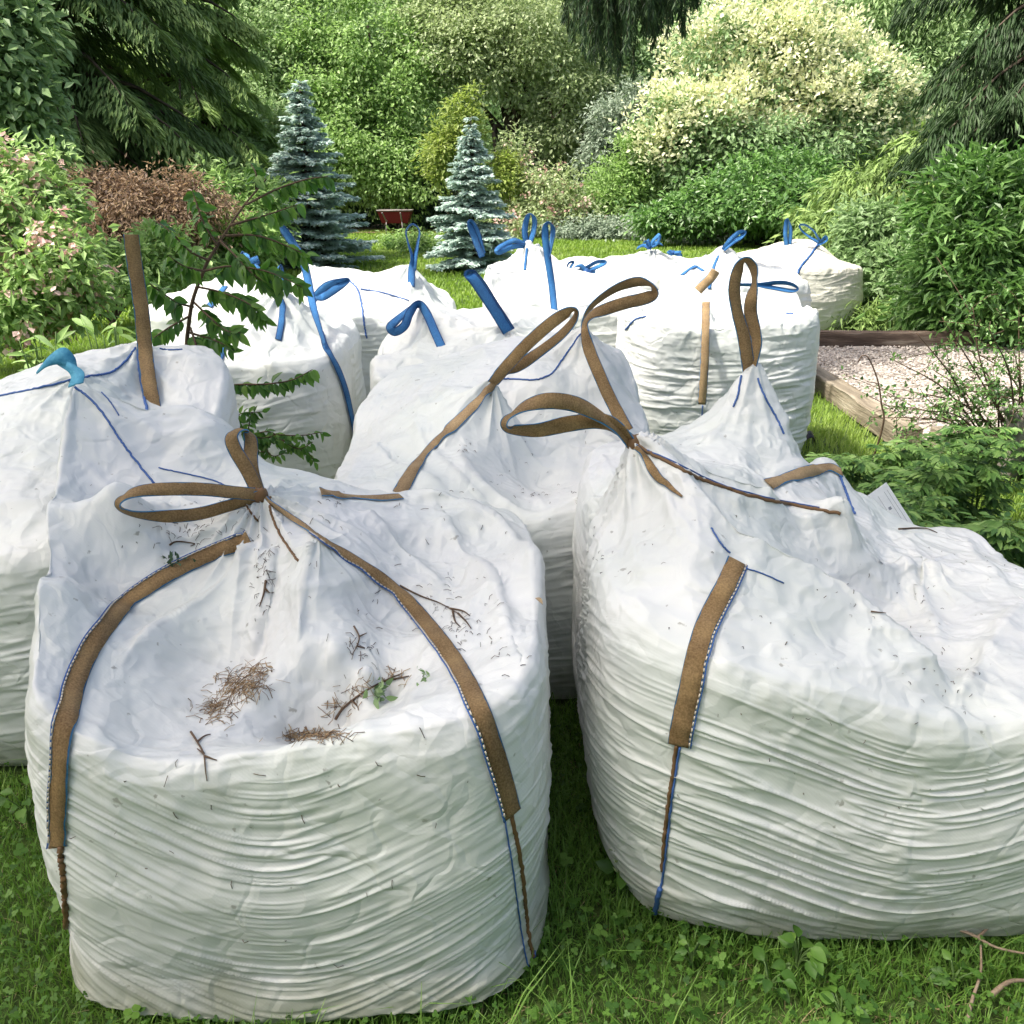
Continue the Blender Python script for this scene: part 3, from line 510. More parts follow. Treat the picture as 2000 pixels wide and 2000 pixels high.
# the tree whose canopy shades the front bags (it stands outside the picture, behind the viewer)
def shade_tree():
    rng = np.random.default_rng(300); base = np.array([-4.6, -.6, 0.]); root = thing('shade_tree', 'tall leafy tree outside the frame whose canopy shades the front bags', 'tree', base)
    lb = [(np.array([-3.4, 1.1, 7.]), np.array([2.2, 2.0, 1.2])), (np.array([-5.1, 1.3, 7.4]), np.array([1.8, 1.9, 1.2])), (np.array([-2.4, .6, 7.2]), np.array([1.7, 1.7, 1.2])), (np.array([-3.4, 2.4, 6.9]), np.array([1.8, 1.0, 1.]))]
    mb = MB(); mb.tube(np.array([base, base + [.1, .1, 3], [-3.9, .7, 6.5], [-3.6, .9, 8.]]), [.22, .18, .12, .03], 10)
    for c, r in lb:
        for q in range(4): mb.tube(limb_curve(np.array([-4.3, .2, 4.6]), c + rdir(rng, 1)[0] * r * .7, rng), np.linspace(.08, .015, 17), 6)
    mb.build('trunk', M['bark'], root)
    P, D, N, L, W, var = crown_leaves(rng, lb, 540, 26, .30, .15, .08, -.05, .2, .3, .9, 300, face=2); V, F = kites(P, D, N, L, W); mesh('crown', V, F, M['lf_mid'], root, False, var=var)
shade_tree()

def sky_blocking_hedge():  # unseen, added to cut low sky light on the bag fronts
    rng = np.random.default_rng(301); root = thing('sky_blocking_hedge', 'unseen hedge added behind the viewer to cut sky light on the bags', 'hedge', (0, -6.8, 0))
    mb = MB()
    for x in np.linspace(-8, 8, 9): mb.tube(np.array([[x, -6.8, 0], [x + .1, -6.8, 1.5], [x, -6.8, 3.2]]), [.08, .06, .02], 6)
    mb.build('stem', M['bark'], root); lb = [(np.array([x, -6.8, z]), np.array([1.7, 1.1, 1.5])) for x in np.linspace(-8, 8, 9) for z in (1.2, 2.6)]
    P, D, N, L, W, var = crown_leaves(rng, lb, 2200, 14, .4, .24, .14, -.5, .5, .3, .9, 301, face=2); V, F = kites(P, D, N, L, W); mesh('foliage', V, F, M['lf_mid'], root, False, var=var)
sky_blocking_hedge()
# ------------------------------------------------------------------ bulk bags
BAG_GROUP = 'white bulk bags standing close together on the lawn'
def bag(label, c, a, b, rim, ctrl=(), n=3.9, rot=0, res=(260, 110, 90), seed=1, rip=.0032, crum=.008, wave=46, sag=.03,
        pleats=(), folds=(), pulls=(), mat='bag', bottom=.86, bulge=1., rimq=.93):
    """c plan centre; a,b half widths; rim [(deg, z)] height of the shoulder all round; ctrl [(px, py, Y, softness)] points the cloth passes through."""
    Nt, Ns, Nq = res
    cx, cy = c
    th = np.arange(Nt) / Nt * 2 * math.pi; thr = th - rot
    ro = 1 / ((np.abs(np.cos(thr)) / a) ** n + (np.abs(np.sin(thr)) / b) ** n) ** (1 / n)
    ro = ro * (1 + .018 * noise(np.cos(th) * 1.7 + seed, np.sin(th) * 1.7, 0, seed))
    rd = sorted(rim); ang = np.array([q[0] for q in rd], float); zz = np.array([q[1] for q in rd], float)
    def rimz(t):
        d = np.degrees(t) % 360; A = np.concatenate([ang - 360, ang, ang + 360]); Z = np.concatenate([zz] * 3)
        i = np.clip(np.searchsorted(A, d) - 1, 0, len(A) - 2); f = (d - A[i]) / (A[i + 1] - A[i]); f = f * f * (3 - 2 * f)
        return Z[i] + (Z[i + 1] - Z[i]) * f
    # control surface
    P = [];
    for t in np.arange(28) / 28 * 2 * math.pi:
        r_ = np.interp(t, th, ro, period=2 * math.pi) * rimq
        P.append((cx + r_ * math.cos(t), cy + r_ * math.sin(t), rimz(np.array([t]))[0], .06))
    for q in ctrl:
        p = at(q[0], q[1], q[2]); P.append((*p, q[3] if len(q) > 3 else .04))
    P = np.array(P)
    # rim samples that crowd a control point give way to it
    keep = np.ones(len(P), bool)
    for i in range(28):
        if len(P) > 28 and np.min(np.hypot(P[28:, 0] - P[i, 0], P[28:, 1] - P[i, 1])) < .07: keep[i] = False
    P = P[keep]; m = len(P)
    D = np.hypot(P[:, None, 0] - P[None, :, 0], P[:, None, 1] - P[None, :, 1])
    K = np.sqrt(D * D + P[None, :, 3] ** 2); Q = np.c_[np.ones(m), P[:, 0] - cx, P[:, 1] - cy]
    A_ = np.block([[K - 1e-3 * np.eye(m), Q], [Q.T, np.zeros((3, 3))]])
    sol = np.linalg.lstsq(A_, np.r_[P[:, 2], 0, 0, 0], rcond=None)[0]
    def H(x, y):
        sh = x.shape; x = x.ravel(); y = y.ravel(); z = sol[m] + sol[m + 1] * (x - cx) + sol[m + 2] * (y - cy)
        for i in range(m): z = z + sol[i] * np.sqrt((x - P[i, 0]) ** 2 + (y - P[i, 1]) ** 2 + P[i, 3] ** 2)
        return z.reshape(sh)
    RB = H
    def H(x, y):
        z = RB(x, y)
        for (pts, h, wl, wr) in folds:
            L = crom(np.array([at(*p)[:2] for p in pts]), 4); best = np.full(x.shape, 9.); sg = np.zeros(x.shape); fr = np.zeros(x.shape)
            for i in range(len(L) - 1):
                d = L[i + 1] - L[i]; t_ = np.clip(((x - L[i, 0]) * d[0] + (y - L[i, 1]) * d[1]) / (d @ d), 0, 1)
                ex, ey = x - L[i, 0] - t_ * d[0], y - L[i, 1] - t_ * d[1]; e = np.hypot(ex, ey); m_ = e < best
                best = np.where(m_, e, best); sg = np.where(m_, np.sign(d[0] * ey - d[1] * ex), sg); fr = np.where(m_, (i + t_) / (len(L) - 1), fr)
            ww = np.where(sg > 0, wl, wr); z = z + h * np.exp(-best / ww) * np.clip(np.minimum(fr / .12, (1 - fr) / .12) * .8 + .2, 0, 1)
        return z
    # sides
    t = np.linspace(0, 1, Ns)[:, None]
    rf = np.interp(t, [0, .06, .2, .5, .8, .92, .975, 1], [bottom, bottom + .06, .975, bulge, .985, .965, .945, rimq])
    zf = np.interp(t, [0, .02, .9, 1], [0, .012, .93, 1])
    ear = np.zeros(Nt)
    if pulls:                                   # cloth drawn outwards to an ear: how far the rim reaches beyond the outline, by direction
        pa_, pe_ = [], []
        for (px, py, YY) in pulls:
            p = at(px, py, YY); ph = math.atan2(p[1] - cy, p[0] - cx) % (2 * math.pi)
            pa_.append(ph); pe_.append(max(0, math.hypot(p[0] - cx, p[1] - cy) - np.interp(ph, th, ro, period=2 * math.pi) * rimq))
        o_ = np.argsort(pa_); pa_, pe_ = np.array(pa_)[o_], np.array(pe_)[o_]
        ear = np.interp(th, np.r_[pa_[0] - .55, pa_[0] - .16, pa_, pa_[-1] + .35], np.r_[0, pe_[0] * .45, pe_, 0])
    rs = ro[None] * rf + ear[None] * np.clip((t - .25) / .75, 0, 1) ** 1.6
    zr = H(cx + (ro * rimq + ear) * np.cos(th), cy + (ro * rimq + ear) * np.sin(th))[None]
    xs, ys, zs = cx + rs * np.cos(th), cy + rs * np.sin(th), zf * zr
    q = (1 - np.linspace(0, 1, Nq + 1)[1:])[:, None] ; q = q ** .85 * rimq; q[-1] = 0.002
    qe = q + ear[None] / ro[None] * (q / rimq) ** 2; xt, yt = cx + ro[None] * qe * np.cos(th), cy + ro[None] * qe * np.sin(th); zt = H(xt, yt)
    X = np.vstack([xs, xt]); Y = np.vstack([ys, yt]); Z = np.vstack([zs, zt])
    V = np.stack([X, Y, Z], -1)
    du = np.roll(V, -1, 1) - np.roll(V, 1, 1); dv = np.gradient(V, axis=0); N = unit(np.cross(du, dv))
    TT = np.vstack([np.broadcast_to(t, (Ns, Nt)), 1 + np.broadcast_to(1 - q / rimq, (Nq, Nt))])
    TH = np.broadcast_to(th, TT.shape)
    side = np.clip((.985 - TT + .05 * noise(np.cos(TH) * 3 + seed, np.sin(TH) * 3, 0, seed)) / .22, 0, 1) * np.clip(TT / .03, 0, 1); top = np.clip((TT - .80) / .2, 0, 1)
    # tight horizontal ripples, sagging between the corner seams
    s0 = seed * 13.7
    cu, su = np.cos(TH) * 1.0, np.sin(TH) * 1.0
    v = Z + sag * np.cos(4 * (TH - rot)) + .035 * noise(cu * 1.6 + s0, su * 1.6, Z * 1.5, seed)
    dn = side * rip * (1.5 * np.exp(-(noise(cu * 1.9 + s0, su * 1.9, v * wave, seed + 1) / .17) ** 2) - .45 + .9 * np.exp(-(noise(cu * 4.4 + s0, su * 4.4, v * wave * 1.6, seed + 17) / .2) ** 2) + .45 * noise(cu * 3.6 + s0, su * 3.6, v * wave * .61, seed + 2) + .12 * ridged(cu * 5.2, su * 5.2 + s0, v * wave * 1.7, seed + 7, 1)) * (.25 + .75 * np.clip(.6 + noise(cu * 2.1, su * 2.1 + s0, Z * 4, seed + 3) * 1.3, 0, 1.5))
    dn = dn + side * .009 * noise(cu * 2.5 + s0, su * 2.5, Z * 7, seed + 4)
    # crumples of the slack top
    wx = X + .05 * noise(X * 6, Y * 6, Z * 6, seed + 8); wy = Y + .05 * noise(X * 6, Y * 6, Z * 6 + 5, seed + 9)
    c1 = ridged(wx * 5 + s0, wy * 5, Z * 5, seed + 5, 2); c2 = ridged(wx * 11 + s0, wy * 11, Z * 11, seed + 6, 3); c3 = noise(wx * 2.2 + s0, wy * 2.2, Z * 2, seed + 12)
    dn = dn + top * crum * (c1 * 1.1 + c2 * (.62 if Nt > 400 else .22) + c3 * 1.3)
    for (px, py, YY, amp, k, dec) in pleats:
        p = at(px, py, YY); dx, dy = X - p[0], Y - p[1]; r_ = np.hypot(dx, dy); ph = np.arctan2(dy, dx)
        wob = k * ph + 2.5 * noise(np.cos(ph) * 2 + s0, np.sin(ph) * 2, r_ * 3, seed + 11)
        dn = dn + amp * (1 - 2 * np.abs(np.sin(wob * .5))) * np.exp(-r_ / dec) * np.clip(r_ / .04, 0, 1) * np.clip((TT - .3) / .4, 0, 1)
    V = V + N * dn[..., None]
    V[..., 2] = np.maximum(V[..., 2], .002)
    nr = V.shape[0]
    i = np.arange(nr - 1)[:, None] * Nt; j = np.arange(Nt)[None]; j2 = (j + 1) % Nt
    F = np.stack([i + j, i + j2, i + Nt + j2, i + Nt + j], -1).reshape(-1, 4)
    Vf = V.reshape(-1, 3)
    # close the base
    b0 = len(Vf); Vf = np.vstack([Vf, [cx, cy, .002], [cx, cy, float(V[-1, :, 2].mean())]])
    jj = np.arange(Nt); F3 = np.vstack([np.stack([(jj + 1) % Nt, jj, np.full(Nt, b0)], -1), np.stack([jj + (nr - 1) * Nt, (jj + 1) % Nt + (nr - 1) * Nt, np.full(Nt, b0 + 1)], -1)])
    root = thing('bulk_bag', label, 'bulk bag', (cx, cy, 0), BAG_GROUP)
    mesh('sack', Vf, [F3, F], M[mat], root)
    root_b = BVHTree.FromPolygons([tuple(p) for p in Vf], [tuple(f) for f in F], epsilon=0)
    return root, root_b

def cast(bvh, px, py):
    d = ray(px, py); h = bvh.ray_cast(Vector(C0), Vector(d).normalized())
    if h[0] is None: return None
    n = np.array(h[1]);
    if n @ d > 0: n = -n
    return np.array(h[0]), n
def trace(bvh, pts, n=10, lift=.004, sm=2):
    P2 = crom(np.array(pts, float), n); L, Nn = [], []
    for px, py in P2:
        h = cast(bvh, px, py)
        if h is None: continue
        L.append(h[0]); Nn.append(h[1])
    if len(L) < 3: return None
    L, Nn = np.array(L), np.array(Nn)
    # drop jumps, then smooth
    k = [0]
    for i in range(1, len(L)):
        if np.linalg.norm(L[i] - L[k[-1]]) < .25: k.append(i)
    L, Nn = L[k], Nn[k]
    for _ in range(sm):
        L[1:-1] = (L[:-2] + 2 * L[1:-1] + L[2:]) / 4
    for _ in range(4): Nn[1:-1] = (Nn[:-2] + Nn[1:-1] + Nn[2:]) / 3
    Nn = unit(Nn); return L + Nn * lift, Nn
def strap_on(root, bvh, pts, wid=.045, mat='brown', stitch=None, name='strap', lift=.005):
    """webbing sewn onto the cloth along picture points"""
    r = trace(bvh, pts, 12, lift)
    if r is None: return None
    L, N = r; T = unit(np.gradient(L, axis=0)); W = unit(np.cross(N, T))
    wid = np.interp(np.linspace(0, 1, len(L)), np.linspace(0, 1, len(np.atleast_1d(wid))), np.atleast_1d(wid))
    mb = MB(); mb.ribbon(L, W, wid, .0025); o = mb.build(name, M[mat], root)
    if stitch:
        sb = MB(); wd = np.interp(np.linspace(0, 1, len(L)), np.linspace(0, 1, len(np.atleast_1d(wid))), np.atleast_1d(wid))
        d = np.concatenate([[0], np.cumsum(np.linalg.norm(np.diff(L, axis=0), axis=1))]); s = 0
        while s < d[-1] - .008:
            q = [np.array([np.interp(u, d, (L + W * (stitch * wd[:, None] * .5 * 1.02) + N * .003)[:, c]) for c in range(3)]) for u in (s, s + .0035, s + .007)]
            sb.tube(q, .0015, 5); s += .0115
        sb.build('stitching', M['cord_pale'], o)
        eb = MB(); eb.tube(L + W * (stitch * wd[:, None] * .5 * 1.16) + N * .001, .0016, 5); eb.build('piping', M['cord_blue'], o)
    return o
def cord_on(root, bvh, pts, r=.0022, mat='cord_blue', name='seam_cord', lift=.002):
    q = trace(bvh, pts, 10, lift, 1)
    if q is None: return
    L = q[0]; L = L + np.random.RandomState(5).normal(0, r * .2, L.shape)
    mb = MB(); mb.tube(L, r, 6); return mb.build(name, M[mat], root)
def loop_free(root, pts, wid=.045, mat='brown', name='lifting_loop', parent_obj=None):
    """pts (px, py, Y, twist degrees[, width]) - twist 0 shows the full width to the camera"""
    A = np.array([list(p[:4]) for p in pts], float); P3 = np.array([at(*p[:3]) for p in A])
    Q = crom(np.c_[P3, A[:, 3]], 9); P = Q[:, :3]; tw = np.radians(Q[:, 3]); T = unit(np.gradient(P, axis=0))
    V = unit(P - C0); W0 = unit(np.cross(T, V)); W1 = np.cross(T, W0)
    for i in range(1, len(W0)):
        pass
    W = W0 * np.cos(tw)[:, None] + W1 * np.sin(tw)[:, None]
    for i in range(1, len(W)):
        if W[i] @ W[i - 1] < 0: W[i] = -W[i]
    for _ in range(3): W[1:-1] = (W[:-2] + W[1:-1] + W[2:]) / 3
    mb = MB(); mb.ribbon(P, W, wid, .0028); return mb.build(name, M[mat], root)
def tie(root, px, py, Y, s=.05, seed=0, mat='blue', n=4):
    """strap ends knotted together"""
    rnd = random.Random(seed); c = at(px, py, Y)
    mb = MB(); mb.blob(c, (s * .45, s * .4, s * .35), seed, 8, .5)
    for k in range(n):
        a = rnd.uniform(0, 6.28); e = rnd.uniform(.1, 1.2); L = s * rnd.uniform(1.1, 2.4)
        d = np.array([math.cos(a) * math.cos(e), math.sin(a) * math.cos(e), math.sin(e)]); sd_ = unit(np.cross(d, [0.2, .1, 1]))
        P = crom([c, c + d * L * .5 + sd_ * L * .18, c + d * L, c + d * L * .6 - sd_ * L * .2 + np.array([0, 0, -.2 * L]), c + d * .05 * L], 5) if k % 2 else crom([c, c + d * L * .5, c + d * L + np.array([0, 0, -.4 * L])], 5)
        mb.ribbon(P, np.broadcast_to(unit(np.cross(d, sd_)), P.shape), s * .5, .003)
    return mb.build('knot', M[mat], root)

# --- A: front left bag
A, Ab = bag('largest white bag filling the lower left foreground, littered with pine needles', (-.42, 1.82), .505, .60,
    [(255, .565), (275, .565), (295, .60), (318, .665), (340, .68), (0, .67), (45, .625), (90, .655), (112, .74), (135, .92), (160, .87), (180, .80), (205, .74), (230, .65)],
    [(150, 752, 2.28, .015), (235, 800, 2.27, .02), (326, 870, 2.24, .02), (417, 924, 2.2, .03), (508, 966, 1.98, .012), (520, 1055, 1.90, .04),
     (610, 950, 2.22, .04), (700, 955, 2.3, .04), (850, 968, 2.3, .03), (950, 1022, 2.18, .03), (1010, 1082, 2.05, .02),
     (622, 1062, 1.80, .01), (605, 1160, 1.69, .012), (592, 1272, 1.565, .005), (545, 1318, 1.535, .004), (500, 1358, 1.49, .004), (450, 1402, 1.44, .004), (402, 1444, 1.375, .006), (655, 1280, 1.555, .005), (718, 1305, 1.525, .006),
     (470, 1438, 1.405, .006), (510, 1436, 1.44, .006), (560, 1440, 1.48, .006), (620, 1434, 1.51, .006), (680, 1410, 1.515, .006), (740, 1370, 1.53, .015), (780, 1290, 1.60, .03), (730, 1210, 1.75, .05), (470, 1325, 1.61, .02), (530, 1270, 1.66, .02), (410, 1395, 1.50, .02), (300, 1250, 1.64, .06), (215, 1150, 1.77, .05), (350, 1060, 1.93, .05),
     (530, 1165, 1.77, .03), (470, 1180, 1.77, .03), (850, 1110, 2.0, .05), (950, 1195, 1.74, .04), (780, 1120, 1.92, .02), (700, 1060, 1.95, .04),
     (480, 1474, 1.275, .01), (600, 1456, 1.28, .01), (720, 1425, 1.30, .01), (840, 1385, 1.335, .015), (820, 1310, 1.54, .04), (960, 1290, 1.50, .03), (1040, 1200, 1.66, .03), (240, 1010, 2.0, .05), (400, 1160, 1.8, .02), 
     (870, 1240, 1.66, .03)],
    n=5, res=(620, 300, 220), wave=58, bottom=.94, seed=3, rip=.0027, pulls=[(150, 752, 2.28), (95, 900, 1.95), (82, 1000, 1.75), (80, 1100, 1.62)], sag=.10, folds=[([(612, 1062, 1.80), (592, 1170, 1.68), (585, 1268, 1.57)], .03, .012, .03), ([(780, 968, 2.28), (950, 1022, 2.18), (1012, 1085, 2.03), (1064, 1185, 1.70)], .035, .02, .035), ([(870, 1010, 2.15), (915, 1110, 1.98), (960, 1200, 1.83), (1000, 1265, 1.54)], .032, .02, .08), ([(520, 1060, 1.90), (440, 1150, 1.80), (330, 1230, 1.68), (240, 1330, 1.5)], .032, .05, .02), ([(505, 1010, 1.93), (400, 1020, 1.95), (290, 1000, 2.02), (180, 960, 2.1)], .020, .02, .02), ([(490, 1040, 1.92), (390, 1060, 1.88), (260, 1080, 1.86)], .016, .02, .03), ([(480, 990, 1.96), (380, 960, 2.05), (300, 930, 2.15)], .014, .02, .02), ([(540, 1080, 1.86), (520, 1180, 1.74), (490, 1270, 1.64)], .03, .015, .05), ([(700, 1000, 2.1), (800, 1080, 1.98), (870, 1180, 1.85)], .022, .02, .04)], crum=.0075, pleats=[(508, 966, 1.98, .015, 15, .17), (150, 752, 2.28, .007, 9, .22), (622, 1062, 1.8, .004, 9, .15)])
strap_on(A, Ab, [(484, 1054), (425, 1078), (350, 1112), (290, 1148), (235, 1190), (190, 1245), (158, 1305), (137, 1370), (125, 1440), (120, 1520), (116, 1590), (117, 1655)], .036, 'brown', stitch=-1)
strap_on(A, Ab, [(612, 1045), (660, 1078), (720, 1115), (790, 1170), (850, 1240), (895, 1305), (935, 1385), (965, 1470), (987, 1545), (998, 1588)], np.interp(np.linspace(0, 1, 109), [0, .15, 1], [.018, .032, .038]), 'brown', stitch=-1)
strap_on(A, Ab, [(512, 968), (545, 990), (580, 1018), (612, 1045)], .014, 'tan')
cord_on(A, Ab, [(998, 1590), (1008, 1640), (1018, 1700), (1024, 1760), (1032, 1830), (1042, 1880), (1050, 1930)], .0042, 'cord_brown')
cord_on(A, Ab, [(985, 1600), (998, 1680), (1010, 1770), (1022, 1850), (1040, 1925)], .0018, 'cord_blue')
cord_on(A, Ab, [(1040, 1860), (1048, 1900), (1056, 1945)], .0055, 'cord_blue')
cord_on(A, Ab, [(120, 1655), (124, 1700), (128, 1750), (132, 1800), (134, 1850), (134, 1880)], .0062, 'cord_brown')
cord_on(A, Ab, [(134, 1872), (128, 1900), (126, 1935), (118, 1960)], .007, 'cord_blue')
cord_on(A, Ab, [(145, 757), (172, 775), (203, 810), (228, 850), (254, 886), (280, 920), (301, 944)], .003, 'cord_blue')
cord_on(A, Ab, [(190, 760), (215, 785), (232, 812)], .0018, 'cord_blue')
cord_on(A, Ab, [(528, 972), (530, 1000), (545, 1040), (566, 1072), (583, 1096)], .003, 'cord_brown')
cord_on(A, Ab, [(478, 980), (488, 1000), (502, 1018)], .0025, 'cord_brown')
cord_on(A, Ab, [(310, 915), (360, 925), (420, 940), (450, 955)], .0018, 'cord_blue')
loop_free(A, [(506, 966, 1.975, 10), (484, 920, 1.985, 0), (460, 880, 1.99, -5), (452, 855, 2.0, -30), (462, 842, 2.02, -75), (478, 841, 2.06, -85), (489, 856, 2.05, -30), (490, 885, 2.03, 0), (492, 920, 2.0, 0), (504, 962, 1.985, 0)], .033)
loop_free(A, [(508, 966, 1.975, 0), (460, 962, 1.93, 5), (400, 956, 1.88, 10), (330, 955, 1.84, 15), (270, 960, 1.81, 40), (240, 974, 1.80, 75), (234, 988, 1.81, 60), (250, 1000, 1.83, 70), (290, 1007, 1.86, 50), (340, 1008, 1.88, 15), (390, 1003, 1.91, 15), (445, 988, 1.94, 25), (506, 969, 1.97, 30)], .030)
kb = MB(); kb.blob(at(508, 967, 1.975), (.018, .016, .02), 3, 8, .4); kb.build('knot', M['cord_brown'], A)

# --- B: front right bag
B, Bb = bag('slumped white bag at the right edge of the foreground with a tall tent-like corner', (.80, 2.02), .635, .65,
    [(270, .545), (300, .55), (330, .545), (0, .52), (45, .46), (75, .52), (90, .60), (110, .75), (135, .76), (160, .74), (180, .72), (205, .70), (235, .665), (250, .60)],
    [(1240, 870, 2.0, .008), (1473, 722, 2.5, .010), (1330, 862, 2.4, .05), (1420, 780, 2.47, .02), (1525, 830, 2.52, .02), (1395, 830, 2.42, .05), (1470, 850, 2.35, .04), (1548, 905, 2.5, .03),
     (1310, 908, 1.98, .015), (1400, 951, 1.97, .015), (1500, 980, 1.98, .015), (1640, 1003, 2.02, .015), (1500, 930, 2.2, .03), (1600, 950, 2.25, .03),
     (1740, 1030, 2.4, .02), (1610, 905, 2.5, .015), (1690, 980, 2.5, .02), (1660, 1018, 2.3, .03), (1800, 1032, 2.45, .03), (1890, 1042, 2.45, .03), (1960, 1068, 2.45, .03),
     (1350, 1000, 1.84, .02), (1440, 1085, 1.74, .012), (1540, 1130, 1.72, .015), (1640, 1190, 1.68, .012), (1750, 1288, 1.59, .012), (1860, 1388, 1.47, .02),
     (1720, 1195, 1.93, .04), (1790, 1230, 1.82, .04), (1900, 1190, 1.88, .04), (1840, 1120, 2.08, .02), (1700, 1085, 2.15, .03), (1560, 1050, 1.98, .04), (1640, 1120, 1.95, .04),
     (1960, 1215, 1.80, .02), (1900, 1310, 1.62, .03), (1980, 1290, 1.6, .03), (1780, 1160, 2.02, .015), (1350, 1090, 1.68, .04)],
    n=4.6, res=(620, 300, 220), seed=8, rip=.0034, crum=.0085, wave=52, sag=.075, bottom=.87, folds=[([(1245, 875, 2.0), (1350, 1000, 1.84), (1440, 1085, 1.74), (1640, 1190, 1.68), (1750, 1288, 1.59), (1860, 1388, 1.47)], .065, .035, .10), ([(1245, 872, 2.0), (1400, 951, 1.97), (1520, 985, 1.98), (1640, 1003, 2.02)], .035, .02, .05), ([(1650, 1010, 2.1), (1640, 1060, 2.02), (1700, 1100, 2.0), (1800, 1085, 2.1), (1840, 1130, 2.0)], .03, .02, .04), ([(1860, 1388, 1.47), (1900, 1330, 1.55), (1960, 1230, 1.75), (2000, 1190, 1.85)], .03, .02, .05), ([(1760, 1090, 2.1), (1800, 1190, 1.95), (1830, 1290, 1.7)], .025, .02, .03), ([(1240, 880, 1.98), (1235, 980, 1.9), (1215, 1060, 1.82)], .015, .02, .02), ([(1280, 960, 1.93), (1310, 1060, 1.78), (1320, 1130, 1.7)], .012, .02, .02), ([(1473, 724, 2.5), (1440, 790, 2.44), (1400, 850, 2.36), (1380, 880, 2.3)], .02, .02, .02), ([(1473, 724, 2.5), (1500, 800, 2.47), (1530, 870, 2.42)], .02, .02, .02), ([(1473, 724, 2.5), (1465, 800, 2.4), (1455, 880, 2.28)], .012, .012, .03), ([(1890, 1045, 2.4), (1900, 1110, 2.2), (1970, 1180, 1.95)], .02, .02, .04)], pleats=[(1240, 870, 2.0, .012, 15, .2), (1473, 722, 2.5, .007, 9, .15), (1810, 1110, 2.1, .005, 9, .25)])
strap_on(B, Bb, [(1437, 1098), (1424, 1130), (1402, 1172), (1378, 1225), (1362, 1280), (1350, 1335), (1337, 1390), (1325, 1455)], .040, 'brown', stitch=1)
cord_on(B, Bb, [(1322, 1455), (1316, 1500), (1308, 1550), (1302, 1600), (1297, 1650), (1293, 1700)], .004, 'tan' if False else 'cord_brown')
cord_on(B, Bb, [(1328, 1460), (1320, 1510), (1312, 1560), (1306, 1620), (1299, 1680), (1290, 1740), (1280, 1780), (1272, 1815)], .0026, 'cord_blue')
cord_on(B, Bb, [(1290, 1735), (1282, 1770), (1272, 1812)], .0055, 'cord_blue')
cord_on(B, Bb, [(1245, 872), (1300, 900), (1350, 928), (1400, 948), (1450, 965), (1500, 977), (1570, 991), (1642, 1003)], .0042, 'cord_brown')
cord_on(B, Bb, [(1242, 870), (1300, 895), (1400, 944), (1500, 973), (1600, 992)], .0018, 'cord_blue')
strap_on(B, Bb, [(1243, 876), (1262, 900), (1280, 925), (1305, 950), (1334, 972)], np.interp(np.linspace(0, 1, 49), [0, .5, 1], [.012, .022, .005]), 'brown')
cord_on(B, Bb, [(1425, 1082), (1405, 1060), (1388, 1032)], .002, 'cord_blue'); cord_on(B, Bb, [(1440, 1108), (1480, 1118), (1530, 1140)], .0015, 'cord_blue')
cord_on(B, Bb, [(1448, 735), (1442, 770), (1432, 795)], .003, 'cord_blue'); cord_on(B, Bb, [(1480, 740), (1495, 780), (1515, 815), (1530, 848)], .003, 'cord_blue')
loop_free(B, [(1238, 868, 2.0, 20), (1205, 838, 1.97, 60), (1170, 812, 1.94, 50), (1125, 790, 1.9, 15), (1075, 783, 1.87, 10), (1030, 792, 1.86, 50), (998, 812, 1.86, 80), (988, 828, 1.87, 60), (1000, 838, 1.88, 55), (1050, 840, 1.9, 35), (1110, 828, 1.92, 8), (1165, 822, 1.95, 0), (1200, 832, 1.97, 30), (1238, 868, 2.0, 70)], .036)
kb = MB(); kb.blob(at(1239, 868, 1.99), (.02, .018, .022), 4, 8, .45); kb.build('knot', M['cord_brown'], B)
loop_free(B, [(1462, 724, 2.49, 30), (1458, 690, 2.48, 10), (1452, 655, 2.48, 20), (1440, 610, 2.48, 35), (1434, 565, 2.48, 30), (1442, 525, 2.49, 40), (1457, 508, 2.5, 70), (1470, 520, 2.51, 50), (1474, 550, 2.51, 70), (1468, 580, 2.5, 30), (1466, 610, 2.5, 5), (1474, 645, 2.49, 30), (1478, 670, 2.49, 40), (1470, 700, 2.49, 20), (1464, 724, 2.49, 30)], .036)
strap_on(B, Bb, [(1500, 948), (1540, 935), (1580, 922), (1620, 915), (1642, 925)], .036, 'tan')
cord_on(B, Bb, [(1640, 930), (1650, 958), (1660, 985), (1668, 1004)], .004, 'cord_blue')

